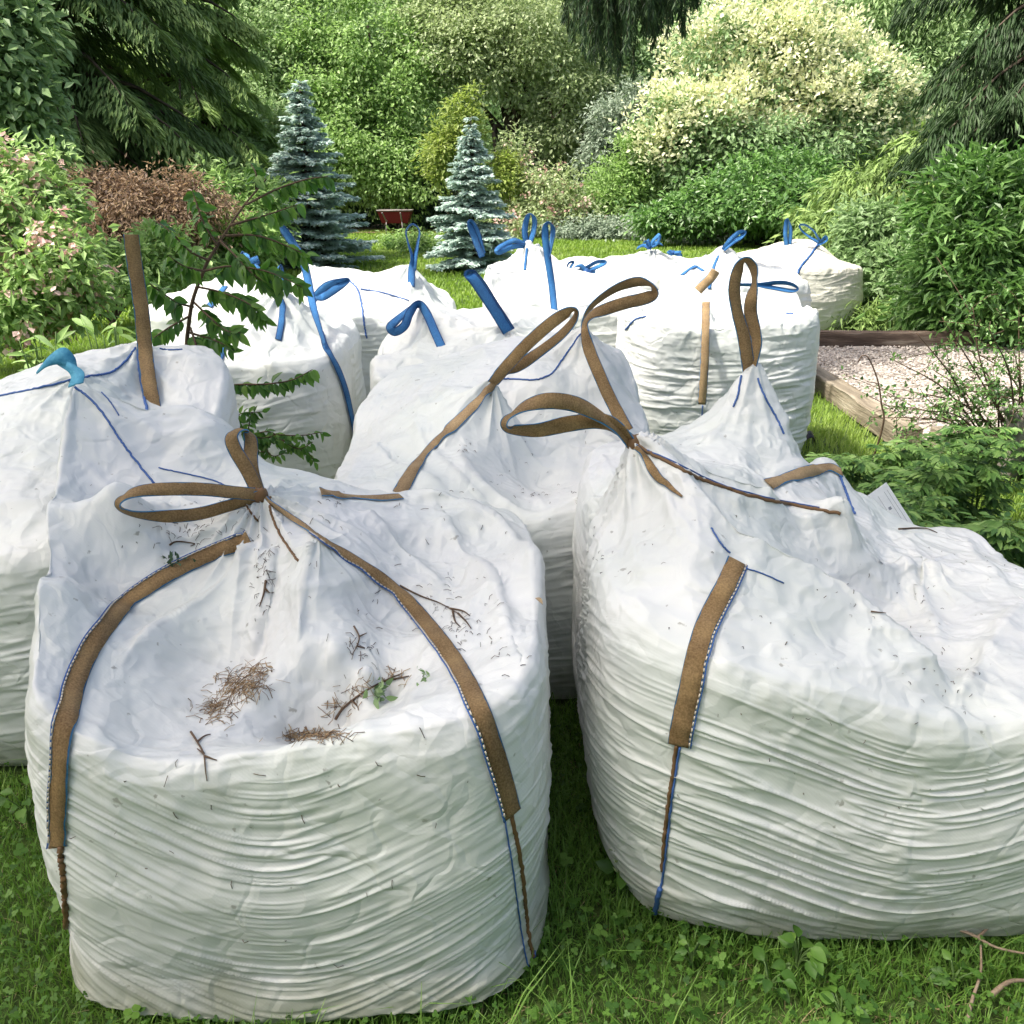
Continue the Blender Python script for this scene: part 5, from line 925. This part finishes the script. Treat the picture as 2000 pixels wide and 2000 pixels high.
# ------------------------------------------------------------------ sapling between the bags
def sapling():
    rng = np.random.default_rng(70); base = np.array([-1.20, 3.42, 0]); root = thing('sapling', 'young leafy sapling with oval green leaves growing up between the left bags', 'sapling', base)
    mb = MB(); P, D, N, L = [], [], [], []
    def twig(pts, r0=.005, dens=9, ll=.075, both=True, start=.15):
        Q = crom([at(*p) for p in pts], 10); mb.tube(Q, np.linspace(r0, .0015, len(Q)), 5); d = np.concatenate([[0], np.cumsum(np.linalg.norm(np.diff(Q, axis=0), axis=1))])
        T = unit(np.gradient(Q, axis=0)); n = max(3, int(d[-1] * dens * 13)); 
        for q in range(n):
            s = d[-1] * (start + (1 - start) * (q + .5) / n); i = min(int(np.searchsorted(d, s)), len(Q) - 1); sd = 1 if q % 2 else -1
            side = unit(np.cross(T[i], [0, -1, .4])); dr = T[i] * .35 + side * sd * rng.uniform(.3, .9) + np.array([0, -.1, -.75]) + rng.normal(size=3) * .2
            P.append(Q[i]); D.append(dr); N.append(np.array([0, -.8, .55]) + rng.normal(size=3) * .45); L.append(ll * rng.uniform(.48, .92))
    stem = [tuple([*p]) for p in ()]
    S_ = crom([base, at(372, 760, 3.42), at(371, 617, 3.40), at(400, 524, 3.40), at(425, 480, 3.42), at(470, 410, 3.45), at(520, 350, 3.5)], 8); mb.tube(S_, np.linspace(.010, .003, len(S_)), 7)
    twig([(371, 617, 3.4), (330, 640, 3.35), (300, 660, 3.3)], ll=.09, dens=6)
    twig([(378, 600, 3.4), (345, 590, 3.35), (300, 560, 3.3), (275, 540, 3.3)], ll=.085)
    twig([(385, 560, 3.4), (430, 570, 3.35), (480, 590, 3.3), (520, 620, 3.3)], ll=.085, dens=10)
    twig([(395, 530, 3.4), (450, 520, 3.35), (520, 530, 3.3), (590, 560, 3.3)], ll=.085, dens=9)
    twig([(372, 640, 3.4), (385, 680, 3.32), (395, 720, 3.3), (405, 745, 3.3)], ll=.075, dens=11)
    twig([(372, 650, 3.4), (420, 665, 3.32), (450, 680, 3.3)], ll=.07, dens=9)
    twig([(378, 590, 3.4), (410, 620, 3.33), (440, 645, 3.3), (470, 650, 3.3)], ll=.08, dens=10)
    twig([(410, 510, 3.4), (370, 490, 3.38), (330, 450, 3.38), (300, 430, 3.4)], ll=.075)
    twig([(425, 480, 3.4), (400, 440, 3.4), (385, 400, 3.42), (375, 370, 3.45)], ll=.075)
    twig([(440, 460, 3.4), (500, 460, 3.4), (560, 480, 3.4), (600, 500, 3.4)], ll=.08)
    twig([(450, 440, 3.4), (520, 420, 3.42), (580, 400, 3.45)], ll=.08); twig([(480, 400, 3.45), (540, 370, 3.5), (600, 350, 3.5), (640, 345, 3.5)], ll=.075)
    twig([(500, 370, 3.5), (500, 340, 3.5), (490, 320, 3.55)], ll=.075)
    twig([(400, 530, 3.38), (360, 520, 3.3), (330, 500, 3.28)], ll=.075); twig([(430, 470, 3.4), (460, 500, 3.35), (500, 540, 3.3), (540, 560, 3.3)], ll=.085)
    # low horizontal twig and the bunch below it
    mb.tube(crom([base + [0, 0, .15], at(400, 800, 3.35), at(412, 765, 3.2)], 5), .004, 5)
    twig([(412, 765, 3.2), (460, 752, 3.18), (520, 750, 3.15), (570, 742, 3.15), (610, 722, 3.15)], ll=.062, dens=12, start=.02)
    mb.tube(crom([base + [0, 0, .1], at(450, 880, 3.35), at(470, 860, 3.3)], 5), .004, 5)
    for k in range(11):
        x0 = rng.uniform(440, 600); y0 = rng.uniform(800, 890); twig([(470, 860, 3.3), ((470 + x0) / 2, 855 + rng.uniform(-20, 10), 3.3), (x0, y0, 3.25), (x0 + rng.uniform(0, 50), y0 + rng.uniform(-15, 25), 3.25)], .003, 8, .045)
    mb.build('stem', M['twig'], root); L = np.array(L); leafset(P, D, N, L, L * .5, 'lf_sap', 'leaves', root, rng.random(len(P)))
sapling()
# small sprig behind the left bags on the lawn
def sprig(px, py, Y, n, ll, seed, label, name='leafy_sprig', spread=40, mat='lf_bright', group='leafy plants growing in the left lawn'):
    rng = np.random.default_rng(seed); c = at(px, py, Y); base = np.array([c[0], c[1], 0]); root = thing(name, label, 'plant', base, group); mb = MB(); P, D, N = [], [], []
    for k in range(6):
        e = at(px + rng.uniform(-spread, spread), py + rng.uniform(-spread * .5, spread * .3), Y); Q = crom([base, (base + e) / 2 + [0, 0, .05], e], 5); mb.tube(Q, .003, 4)
        for q in range(n // 6):
            i = rng.integers(len(Q) // 3, len(Q)); P.append(Q[i]); D.append(rng.normal(size=3) * [1, .6, .5] + [0, 0, .1]); N.append(rng.normal(size=3) * .4 + [0, -.4, 1])
    mb.build('stem', M['stemgreen'], root); L = ll * rng.uniform(.7, 1.2, len(P)); leafset(P, D, N, L, L * .32, mat, 'leaves', root, rng.random(len(P)))
sprig(200, 640, 4.3, 60, .11, 1, 'leafy plant on the lawn left of the tall brown strap', spread=50)
sprig(70, 680, 4.6, 60, .11, 2, 'leafy plant at the left edge above the blue tied cloth', spread=70)
sprig(270, 560, 7.5, 60, .14, 3, 'taller leafy plant behind the tall brown strap', spread=40)

# ------------------------------------------------------------------ weeds and twiggy growth at the right
def herb(X, Y, h, seed, label, lean=(0, 0)):
    h = h * (.62 if Y > 4.1 else .78)
    rng = np.random.default_rng(seed); base = np.array([X, Y, 0.]); root = thing('tall_herb', label, 'plant', base, 'tall leafy herbs behind the right bag'); mb = MB(); P, D, N, L = [], [], [], []
    for s in range(4):
        a = rng.uniform(0, 6.28); top = base + np.array([math.cos(a) * h * .35 + lean[0], math.sin(a) * h * .3 + lean[1], h * rng.uniform(.6, 1)]); Q = crom([base, (base + top) / 2 + rng.normal(size=3) * .02, top], 8); mb.tube(Q, np.linspace(.005, .002, len(Q)), 5)
        for i in range(3, len(Q)):
            a1 = rng.uniform(0, 6.28)
            for w_ in range(2):
                d = np.array([math.cos(a1 + w_ * 3.1), math.sin(a1 + w_ * 3.1), rng.uniform(-.1, .5)]); ln = rng.uniform(.08, .16) * (1.15 - .5 * i / len(Q)); E = Q[i] + d * ln; E[2] -= ln * .15; mb.tube(np.array([Q[i], (Q[i] + E) / 2 + [0, 0, .01], E]), .0013, 4)
                for t in np.linspace(.35, 1, 4):
                    for sg in (-1, 1):
                        sdv = np.array([-d[1], d[0], 0]) * sg; P.append(Q[i] * (1 - t) + E * t); D.append(sdv * (1.1 - t * .7) + d * (.3 + t * .8) + [0, 0, -.2]); N.append(np.array([0, -.3, 1]) + rng.normal(size=3) * .25); L.append(rng.uniform(.035, .065))
    mb.build('stem', M['stemgreen'], root); L = np.array(L); leafset(P, D, N, L, L * .36, 'lf_herb', 'leaves', root, rng.random(len(P)), fold=.15)
M['lf_herb'] = leafmat('herb_leaves', G_((.045, .11, .025), (.10, .20, .045), (.20, .32, .09)), .25, .45)
HB = [(1.60, 3.25, .42, 'fern like herb nearest the paper label'), (1.95, 3.1, .5, 'herb with outspread pinnate leaves near the right bag'), (2.3, 3.2, .62, 'tall herb at the right edge behind the right bag, nearest'), (1.75, 3.7, .55, 'tall herb in the middle of the patch behind the label'), (2.1, 3.75, .62, 'dense herb right of the patch centre'), (2.5, 3.8, .62, 'dense herb at the right edge of the frame'), (1.95, 4.3, .6, 'herb in front of the near timber, left one'), (2.35, 4.35, .6, 'herb in front of the near timber, middle one'), (2.75, 4.4, .6, 'herb in front of the near timber, right one'), (1.62, 4.15, .4, 'shorter herb at the lawn side of the patch'), (2.15, 2.75, .35, 'low herb directly behind the far edge of the right bag'), (2.65, 3.3, .6, 'herb cut off by the right edge of the picture'), (1.85, 2.85, .22, 'smallest herb tucked against the far side of the right bag')]
for i, (X, Y, h, lb) in enumerate(HB): herb(X, Y, h, 80 + i, lb)
def twiggy(seed=95):
    rng = np.random.default_rng(seed); base = np.array([2.75, 4.62, 0.]); root = thing('twiggy_bush', 'open twiggy bush with tiny leaves in front of the gravel bed', 'shrub', base); mb = MB(); P, D, N, L = [], [], [], []
    ends = [(1740, 700), (1760, 760), (1790, 650), (1820, 720), (1850, 660), (1880, 760), (1900, 690), (1930, 640), (1950, 740), (1980, 680), (1990, 600), (1800, 800), (1860, 820), (1930, 820), (1980, 800), (1840, 620), (1900, 600), (1760, 820), (1720, 790), (1700, 815)]
    for (ex, ey) in ends:
        e = at(ex, ey, rng.uniform(4.3, 4.9)); Q = crom([base + rng.normal(size=3) * [.06, .06, 0], base * .5 + e * .5 + [rng.normal() * .08, 0, .12], e], 9); mb.tube(Q, np.linspace(.007, .002, len(Q)), 5)
        for b in range(9):
            i = rng.integers(5, len(Q)); f = Q[i] + rng.normal(size=3) * [.14, .1, .09]; Q2 = crom([Q[i], (Q[i] + f) / 2 + rng.normal(size=3) * .015, f], 4); mb.tube(Q2, .0018, 4)
            for q in range(15):
                j = rng.integers(1, len(Q2)); P.append(Q2[j] + rng.normal(size=3) * .012); D.append(rdir(rng, 1)[0]); N.append(rng.normal(size=3) * .5 + [0, -.2, .9]); L.append(rng.uniform(.014, .032))
    mb.build('stem', M['twig'], root); L = np.array(L); leafset(P, D, N, L, L * .55, 'lf_hedge', 'leaves', root, rng.random(len(P)))
    mb = MB(); b2 = np.array([1.92, 4.55, 0.]); r2 = thing('dead_stalk', 'dry brown stalk with a hooked tip standing against the gravel bed', 'dead plant', b2); mb.tube(crom([b2, at(1725, 830, 4.5), at(1722, 790, 4.5), at(1715, 745, 4.5), at(1703, 712, 4.5), at(1695, 697, 4.5)], 5), np.linspace(.006, .003, 26), 5)
    mb.tube(crom([at(1703, 712, 4.5), at(1695, 697, 4.5), at(1684, 695, 4.5), at(1676, 707, 4.5)], 4), .003, 5); mb.tube(np.array([at(1718, 750, 4.5), at(1706, 747, 4.5), at(1693, 745, 4.5)]), .002, 4); mb.build('stem', M['twig'], r2)
twiggy()
# post at the right edge
M['post'] = noisemat('grey_weathered_wood', [(.3, (.13, .115, .095)), (.7, (.34, .31, .27))], 9, .85, .5, 40, .008, stretch=(2, 2, .4))
pb = ground(1998, 850); pm = MB(); n = 14; zz = np.linspace(0, .40, n); pm.tube(np.c_[np.full(n, 2.63 + .0) + .01 * np.sin(zz * 9), np.full(n, 4.48), zz], np.r_[np.linspace(.062, .055, n - 3), .056, .045, .02], 12)
pm.tube(crom([[2.60, 4.46, .34], [2.54, 4.44, .385], [2.50, 4.43, .40]], 4), np.linspace(.03, .012, 9), 8)
tag(pm.build('wooden_stump_post', M['post'], None, origin=(2.63, 4.48, 0)), 'weathered grey wooden post cut off by the right edge beside the gravel bed', 'post')

# red cart under the trees
def cart():
    c = ground(772, 470); c = np.array([(772 - 1000) / FPX * 25.2, 26.6, 0.]); root = thing('garden_cart', 'small dark red garden cart in the shade between the two spruces', 'cart', c)
    M['redpaint'] = plain('shade_darkened_red', (.14, .008, .014), .4); mb = MB()  # red deepened to paint in the tree shade on the cart
    z0, z1 = .32, .66; a, b = .36, .26; a2, b2 = .48, .34
    V = [[-a, -b, z0], [a, -b, z0], [a, b, z0], [-a, b, z0], [-a2, -b2, z1], [a2, -b2, z1], [a2, b2, z1], [-a2, b2, z1]]; V += [[x * .94, y * .94, z + (.02 if i < 4 else 0)] for i, (x, y, z) in enumerate(V[:8])]
    F = [[0, 3, 2, 1], [0, 1, 5, 4], [1, 2, 6, 5], [2, 3, 7, 6], [3, 0, 4, 7], [8, 9, 10, 11], [9, 8, 12, 13], [10, 9, 13, 14], [11, 10, 14, 15], [8, 11, 15, 12], [4, 5, 13, 12], [5, 6, 14, 13], [6, 7, 15, 14], [7, 4, 12, 15]]
    mb.add(np.array(V) + c, np.array(F)); mb.build('tub', M['redpaint'], root, False)
    M['palemetal'] = plain('shade_darkened_metal', (.22, .20, .19), .4); mb = MB()  # metal darkened too, the same shade put into its colour
    for s in (-1, 1): mb.tube(np.array([[s * .25, -.9, .62], [s * .22, -.4, .40], [s * .12, .3, .28], [0, .45, .2]]) + c, .018, 6)
    mb.tube(np.array([[-a2, -b2, z1], [a2, -b2, z1], [a2, b2, z1], [-a2, b2, z1], [-a2, -b2, z1]]) + c, .02, 6); mb.build('frame', M['palemetal'], root)
    t = np.linspace(0, 6.283, 20); mb = MB(); mb.tube(np.c_[0 * t, .45 + .17 * np.cos(t), .2 + .17 * np.sin(t)] + c, .035, 8); mb.build('wheel', plain('black_rubber', (.02, .02, .02)), root)
    for s in (-1, 1): mb = MB(); mb.tube(np.array([[s * .22, -.35, .36], [s * .24, -.38, .0]]) + c, .016, 6); mb.build('leg', M['palemetal'], root)
cart()

# ------------------------------------------------------------------ paper label on the right bag
def quadpts(px): return [at(*p) for p in px]
lc = [at(1731, 942, 2.66), at(1798, 1045, 2.64), at(1722, 1085, 2.64), at(1664, 990, 2.66)]
lm = MB(); c_ = np.array(lc); nrm = unit(np.cross(c_[1] - c_[0], c_[3] - c_[0])); nrm = nrm if nrm @ (c_[0] - C0) < 0 else -nrm
lm.add(np.vstack([c_ + nrm * .0006, c_ - nrm * .0006]), np.array([[0, 1, 2, 3], [7, 6, 5, 4], [0, 4, 5, 1], [1, 5, 6, 2], [2, 6, 7, 3], [3, 7, 4, 0]]))
lab = lm.build('paper_tag', plain('white_card', (.78, .80, .80)), B, False)
pm = MB()
def bil(u, v): return (c_[0] * (1 - u) + c_[1] * u) * (1 - v) + (c_[3] * (1 - u) + c_[2] * u) * v + nrm * .0012
for v in (.22, .45, .62): 
    for u in (.35, .55, .75):
        q = np.array([bil(u, v), bil(u + .05, v), bil(u + .05, v + .07), bil(u, v + .07)]); pm.add(q, np.array([[0, 1, 2, 3]]))
for v in (.08, .16, .34, .54, .74, .86):
    q = np.array([bil(.1, v), bil(.92, v), bil(.92, v + .008), bil(.1, v + .008)]); pm.add(q, np.array([[0, 1, 2, 3]]))
pm.build('printing', plain('grey_print', (.25, .27, .3)), lab, False)

# ------------------------------------------------------------------ litter on the bags
def tangent(nv, rng): 
    t = rng.normal(size=3); t = t - nv * (t @ nv); return unit(t)
def needles(bvh, spots, name, label, mat, seed, ln=(.012, .035)):
    rng = np.random.default_rng(seed); mb = MB()
    for (px, py, sx, sy, n) in spots:
        for k in range(n):
            h = cast(bvh, px + rng.normal() * sx, py + rng.normal() * sy)
            if h is None: continue
            p, nv = h; t = tangent(nv, rng); L = rng.uniform(*ln); b = np.cross(nv, t) * L * rng.normal() * .06
            mb.tube(np.array([p - t * L / 2 + nv * .001, p + nv * rng.uniform(.002, .006) + b, p + t * L / 2 + nv * .001]), rng.uniform(.0004, .0009), 3, var=rng.random())
    return tag(mb.build(name, M[mat], None), label, 'litter', kind='stuff')
M['needle'] = leafmat('dry_needles', G_((.10, .06, .035), (.26, .17, .09), (.45, .34, .2)), 0, .8); M['darkbit'] = leafmat('dark_litter', G_((.02, .015, .012), (.07, .045, .03), (.12, .08, .05)), 0, .8)
needles(Ab, [(470, 1340, 26, 12, 170), (425, 1385, 20, 14, 110), (500, 1315, 18, 10, 70), (620, 1437, 34, 5, 130), (575, 1440, 14, 7, 25), (660, 1385, 20, 12, 25), (705, 1345, 16, 10, 25), (760, 1320, 25, 12, 18)], 'pine_needles', 'drifts of dry pine needles caught in the folds of the big front bag', 'needle', 1)
needles(Ab, [(515, 1130, 12, 35, 50), (700, 1270, 25, 22, 25), (380, 1035, 50, 16, 45), (440, 1000, 50, 14, 20), (860, 1160, 60, 30, 30), (890, 1215, 30, 18, 25), (950, 1250, 40, 40, 22), (500, 1200, 220, 120, 24), (700, 1000, 140, 30, 26), (560, 1560, 330, 160, 26)], 'dark_litter', 'scattered dark twiggy specks on the big front bag', 'darkbit', 2, (.003, .022))
needles(Bb, [(1660, 1165, 30, 25, 8), (1770, 1175, 40, 20, 10), (1850, 1310, 60, 40, 14), (1880, 1100, 60, 30, 10), (1600, 1400, 220, 180, 26), (1180, 1080, 14, 30, 10), (1420, 1180, 120, 120, 9)], 'dark_litter', 'scattered dark specks and bits on the right front bag', 'darkbit', 3, (.002, .010))
needles(Mb, [(1060, 965, 60, 12, 26), (905, 880, 8, 14, 10), (1070, 880, 60, 50, 14)], 'dark_litter', 'dark specks in the hollow top of the middle bag', 'darkbit', 4, (.004, .014))
def twig_on(bvh, paths, r, label, mat='twig', seed=0, name='twig', lift=.003):
    mb = MB(); o = None
    for p in paths:
        q = trace(bvh, p, 6, lift, 1)
        if q is None: continue
        L = q[0]; o = L[0] if o is None else o; mb.tube(L, np.linspace(r, r * .4, len(L)), 5)
    return tag(mb.build(name, M[mat], None, origin=o), label, 'twig', 'twigs lying on the big front bag')
twig_on(Ab, [[(780, 1145), (820, 1165), (860, 1180), (895, 1200)], [(895, 1200), (910, 1215), (920, 1230)], [(880, 1190), (905, 1195), (918, 1205)], [(885, 1195), (890, 1215), (900, 1225)]], .0025, 'forked brown twig on the right shoulder of the big front bag')
twig_on(Ab, [[(372, 1432), (385, 1452), (398, 1475), (402, 1500), (406, 1525)], [(385, 1452), (400, 1440), (412, 1437)], [(398, 1475), (385, 1465)], [(400, 1480), (425, 1486)]], .0022, 'dark twig hanging over the front lip of the big front bag')
twig_on(Ab, [[(655, 1405), (668, 1385), (690, 1368), (720, 1345), (750, 1330), (790, 1315)], [(690, 1368), (700, 1380)], [(750, 1330), (800, 1322)]], .003, 'long crooked twig lying in the hollow of the big front bag')
twig_on(Ab, [[(690, 1225), (700, 1245), (696, 1262), (686, 1280)], [(700, 1245), (715, 1238)], [(696, 1262), (712, 1268)]], .002, 'small forked twig above the hollow of the big front bag')
twig_on(Ab, [[(330, 1065), (345, 1058), (380, 1062), (372, 1068)]], .0025, 'short dark twig left of the neck of the big front bag')
twig_on(Ab, [[(520, 1135), (516, 1160), (508, 1185)], [(518, 1150), (526, 1160)]], .003, 'brown twig in the fold under the neck of the big front bag')
twig_on(Bb, [[(1700, 1195), (1735, 1200), (1770, 1204), (1808, 1212)]], .002, 'thin dark twig in the hollow of the right bag')
twig_on(Bb, [[(1755, 1035), (1785, 1033), (1810, 1034), (1830, 1042)]], .003, 'dark twig on the far rim of the right bag')
def sprigon(bvh, px, py, n, s, label, mat, seed, name, cat, stand=1.):
    rng = np.random.default_rng(seed); h = cast(bvh, px, py)
    if h is None: return
    p, nv = h; P = p + rng.normal(size=(n, 3)) * s * .5 * (1 - np.abs(nv) * .6) + nv * s * .15; D = rdir(rng, n) + nv * stand; L = s * rng.uniform(.3, .8, n)
    V, F3, F4 = ovate(P, D, rdir(rng, n) + nv, L, L * .45); v = rng.random(n)
    return tag(mesh(name, V, [F3, F4], M[mat], None, True, var=np.concatenate([np.tile(v, 6), np.tile(v, 2)]), origin=p), label, cat)
sprigon(Ab, 732, 1350, 26, .035, 'green sprig beside the crooked twig on the big front bag', 'lf_mid', 1, 'green_sprig', 'sprig')
sprigon(Ab, 835, 1326, 14, .024, 'small green leaf tuft at the right of the hollow of the big front bag', 'lf_mid', 2, 'leaf_tuft', 'sprig')
sprigon(Ab, 338, 1100, 20, .035, 'dark green and brown seed head sitting on the left strap of the big bag', 'lf_dark', 3, 'plant_pod', 'seed pod', 2.)
sprigon(Ab, 1048, 1188, 1, .045, 'curled dry brown leaf on the right shoulder of the big front bag', 'lf_russet', 4, 'dry_leaf', 'leaf', .3)
sprigon(Ab, 530, 1312, 9, .02, 'dry brown seed case at the top of the needle drift', 'lf_russet', 5, 'seed_case', 'seed case', 1)
# twigs on the ground, bottom right
def gtwig(paths, label, r=.004):
    mb = MB(); o = ground(*paths[0][0][:2])
    for p in paths: Q = crom([ground(q[0], q[1]) + [0, 0, q[2]] for q in p], 6); mb.tube(Q, np.linspace(r, r * .5, len(Q)), 6)
    tag(mb.build('fallen_twig', M['twigpale'], None, origin=o), label, 'twig', 'twigs on the ground at the bottom right')
M['twigpale'] = noisemat('pale_dead_wood', [(.3, (.16, .11, .07)), (.7, (.36, .28, .2))], 20, .85, .3)
gtwig([[(1838, 1850, .06), (1890, 1862, .05), (1940, 1880, .04), (2010, 1895, .04)], [(1900, 1866, .045), (1925, 1850, .06)]], 'brown fallen twig against the foot of the right bag')
gtwig([[(1885, 2010, .02), (1895, 1970, .03), (1908, 1930, .04), (1905, 1890, .06)]], 'thin bent pale stalk at the bottom right corner')
gtwig([[(1930, 1960, .02), (1965, 1940, .03), (2010, 1930, .02)]], 'short thick dead stick at the bottom right edge', .006)
# black scrap at the ribbed bag
bs = MB(); q = ground(1560, 870); bs.ribbon(crom([q + [-.02, 0, .01], q + [.02, -.02, .05], q + [.06, .0, .07], q + [.09, .02, .05], q + [.10, .03, .0]], 5), np.broadcast_to(unit([.1, 1, .3]), (21, 3)), np.linspace(.05, .10, 21), .004)
tag(bs.build('plastic_scrap', plain('black_plastic', (.015, .012, .015), .4), None, origin=q), 'crumpled black plastic scrap at the right foot of the ribbed bag', 'scrap')
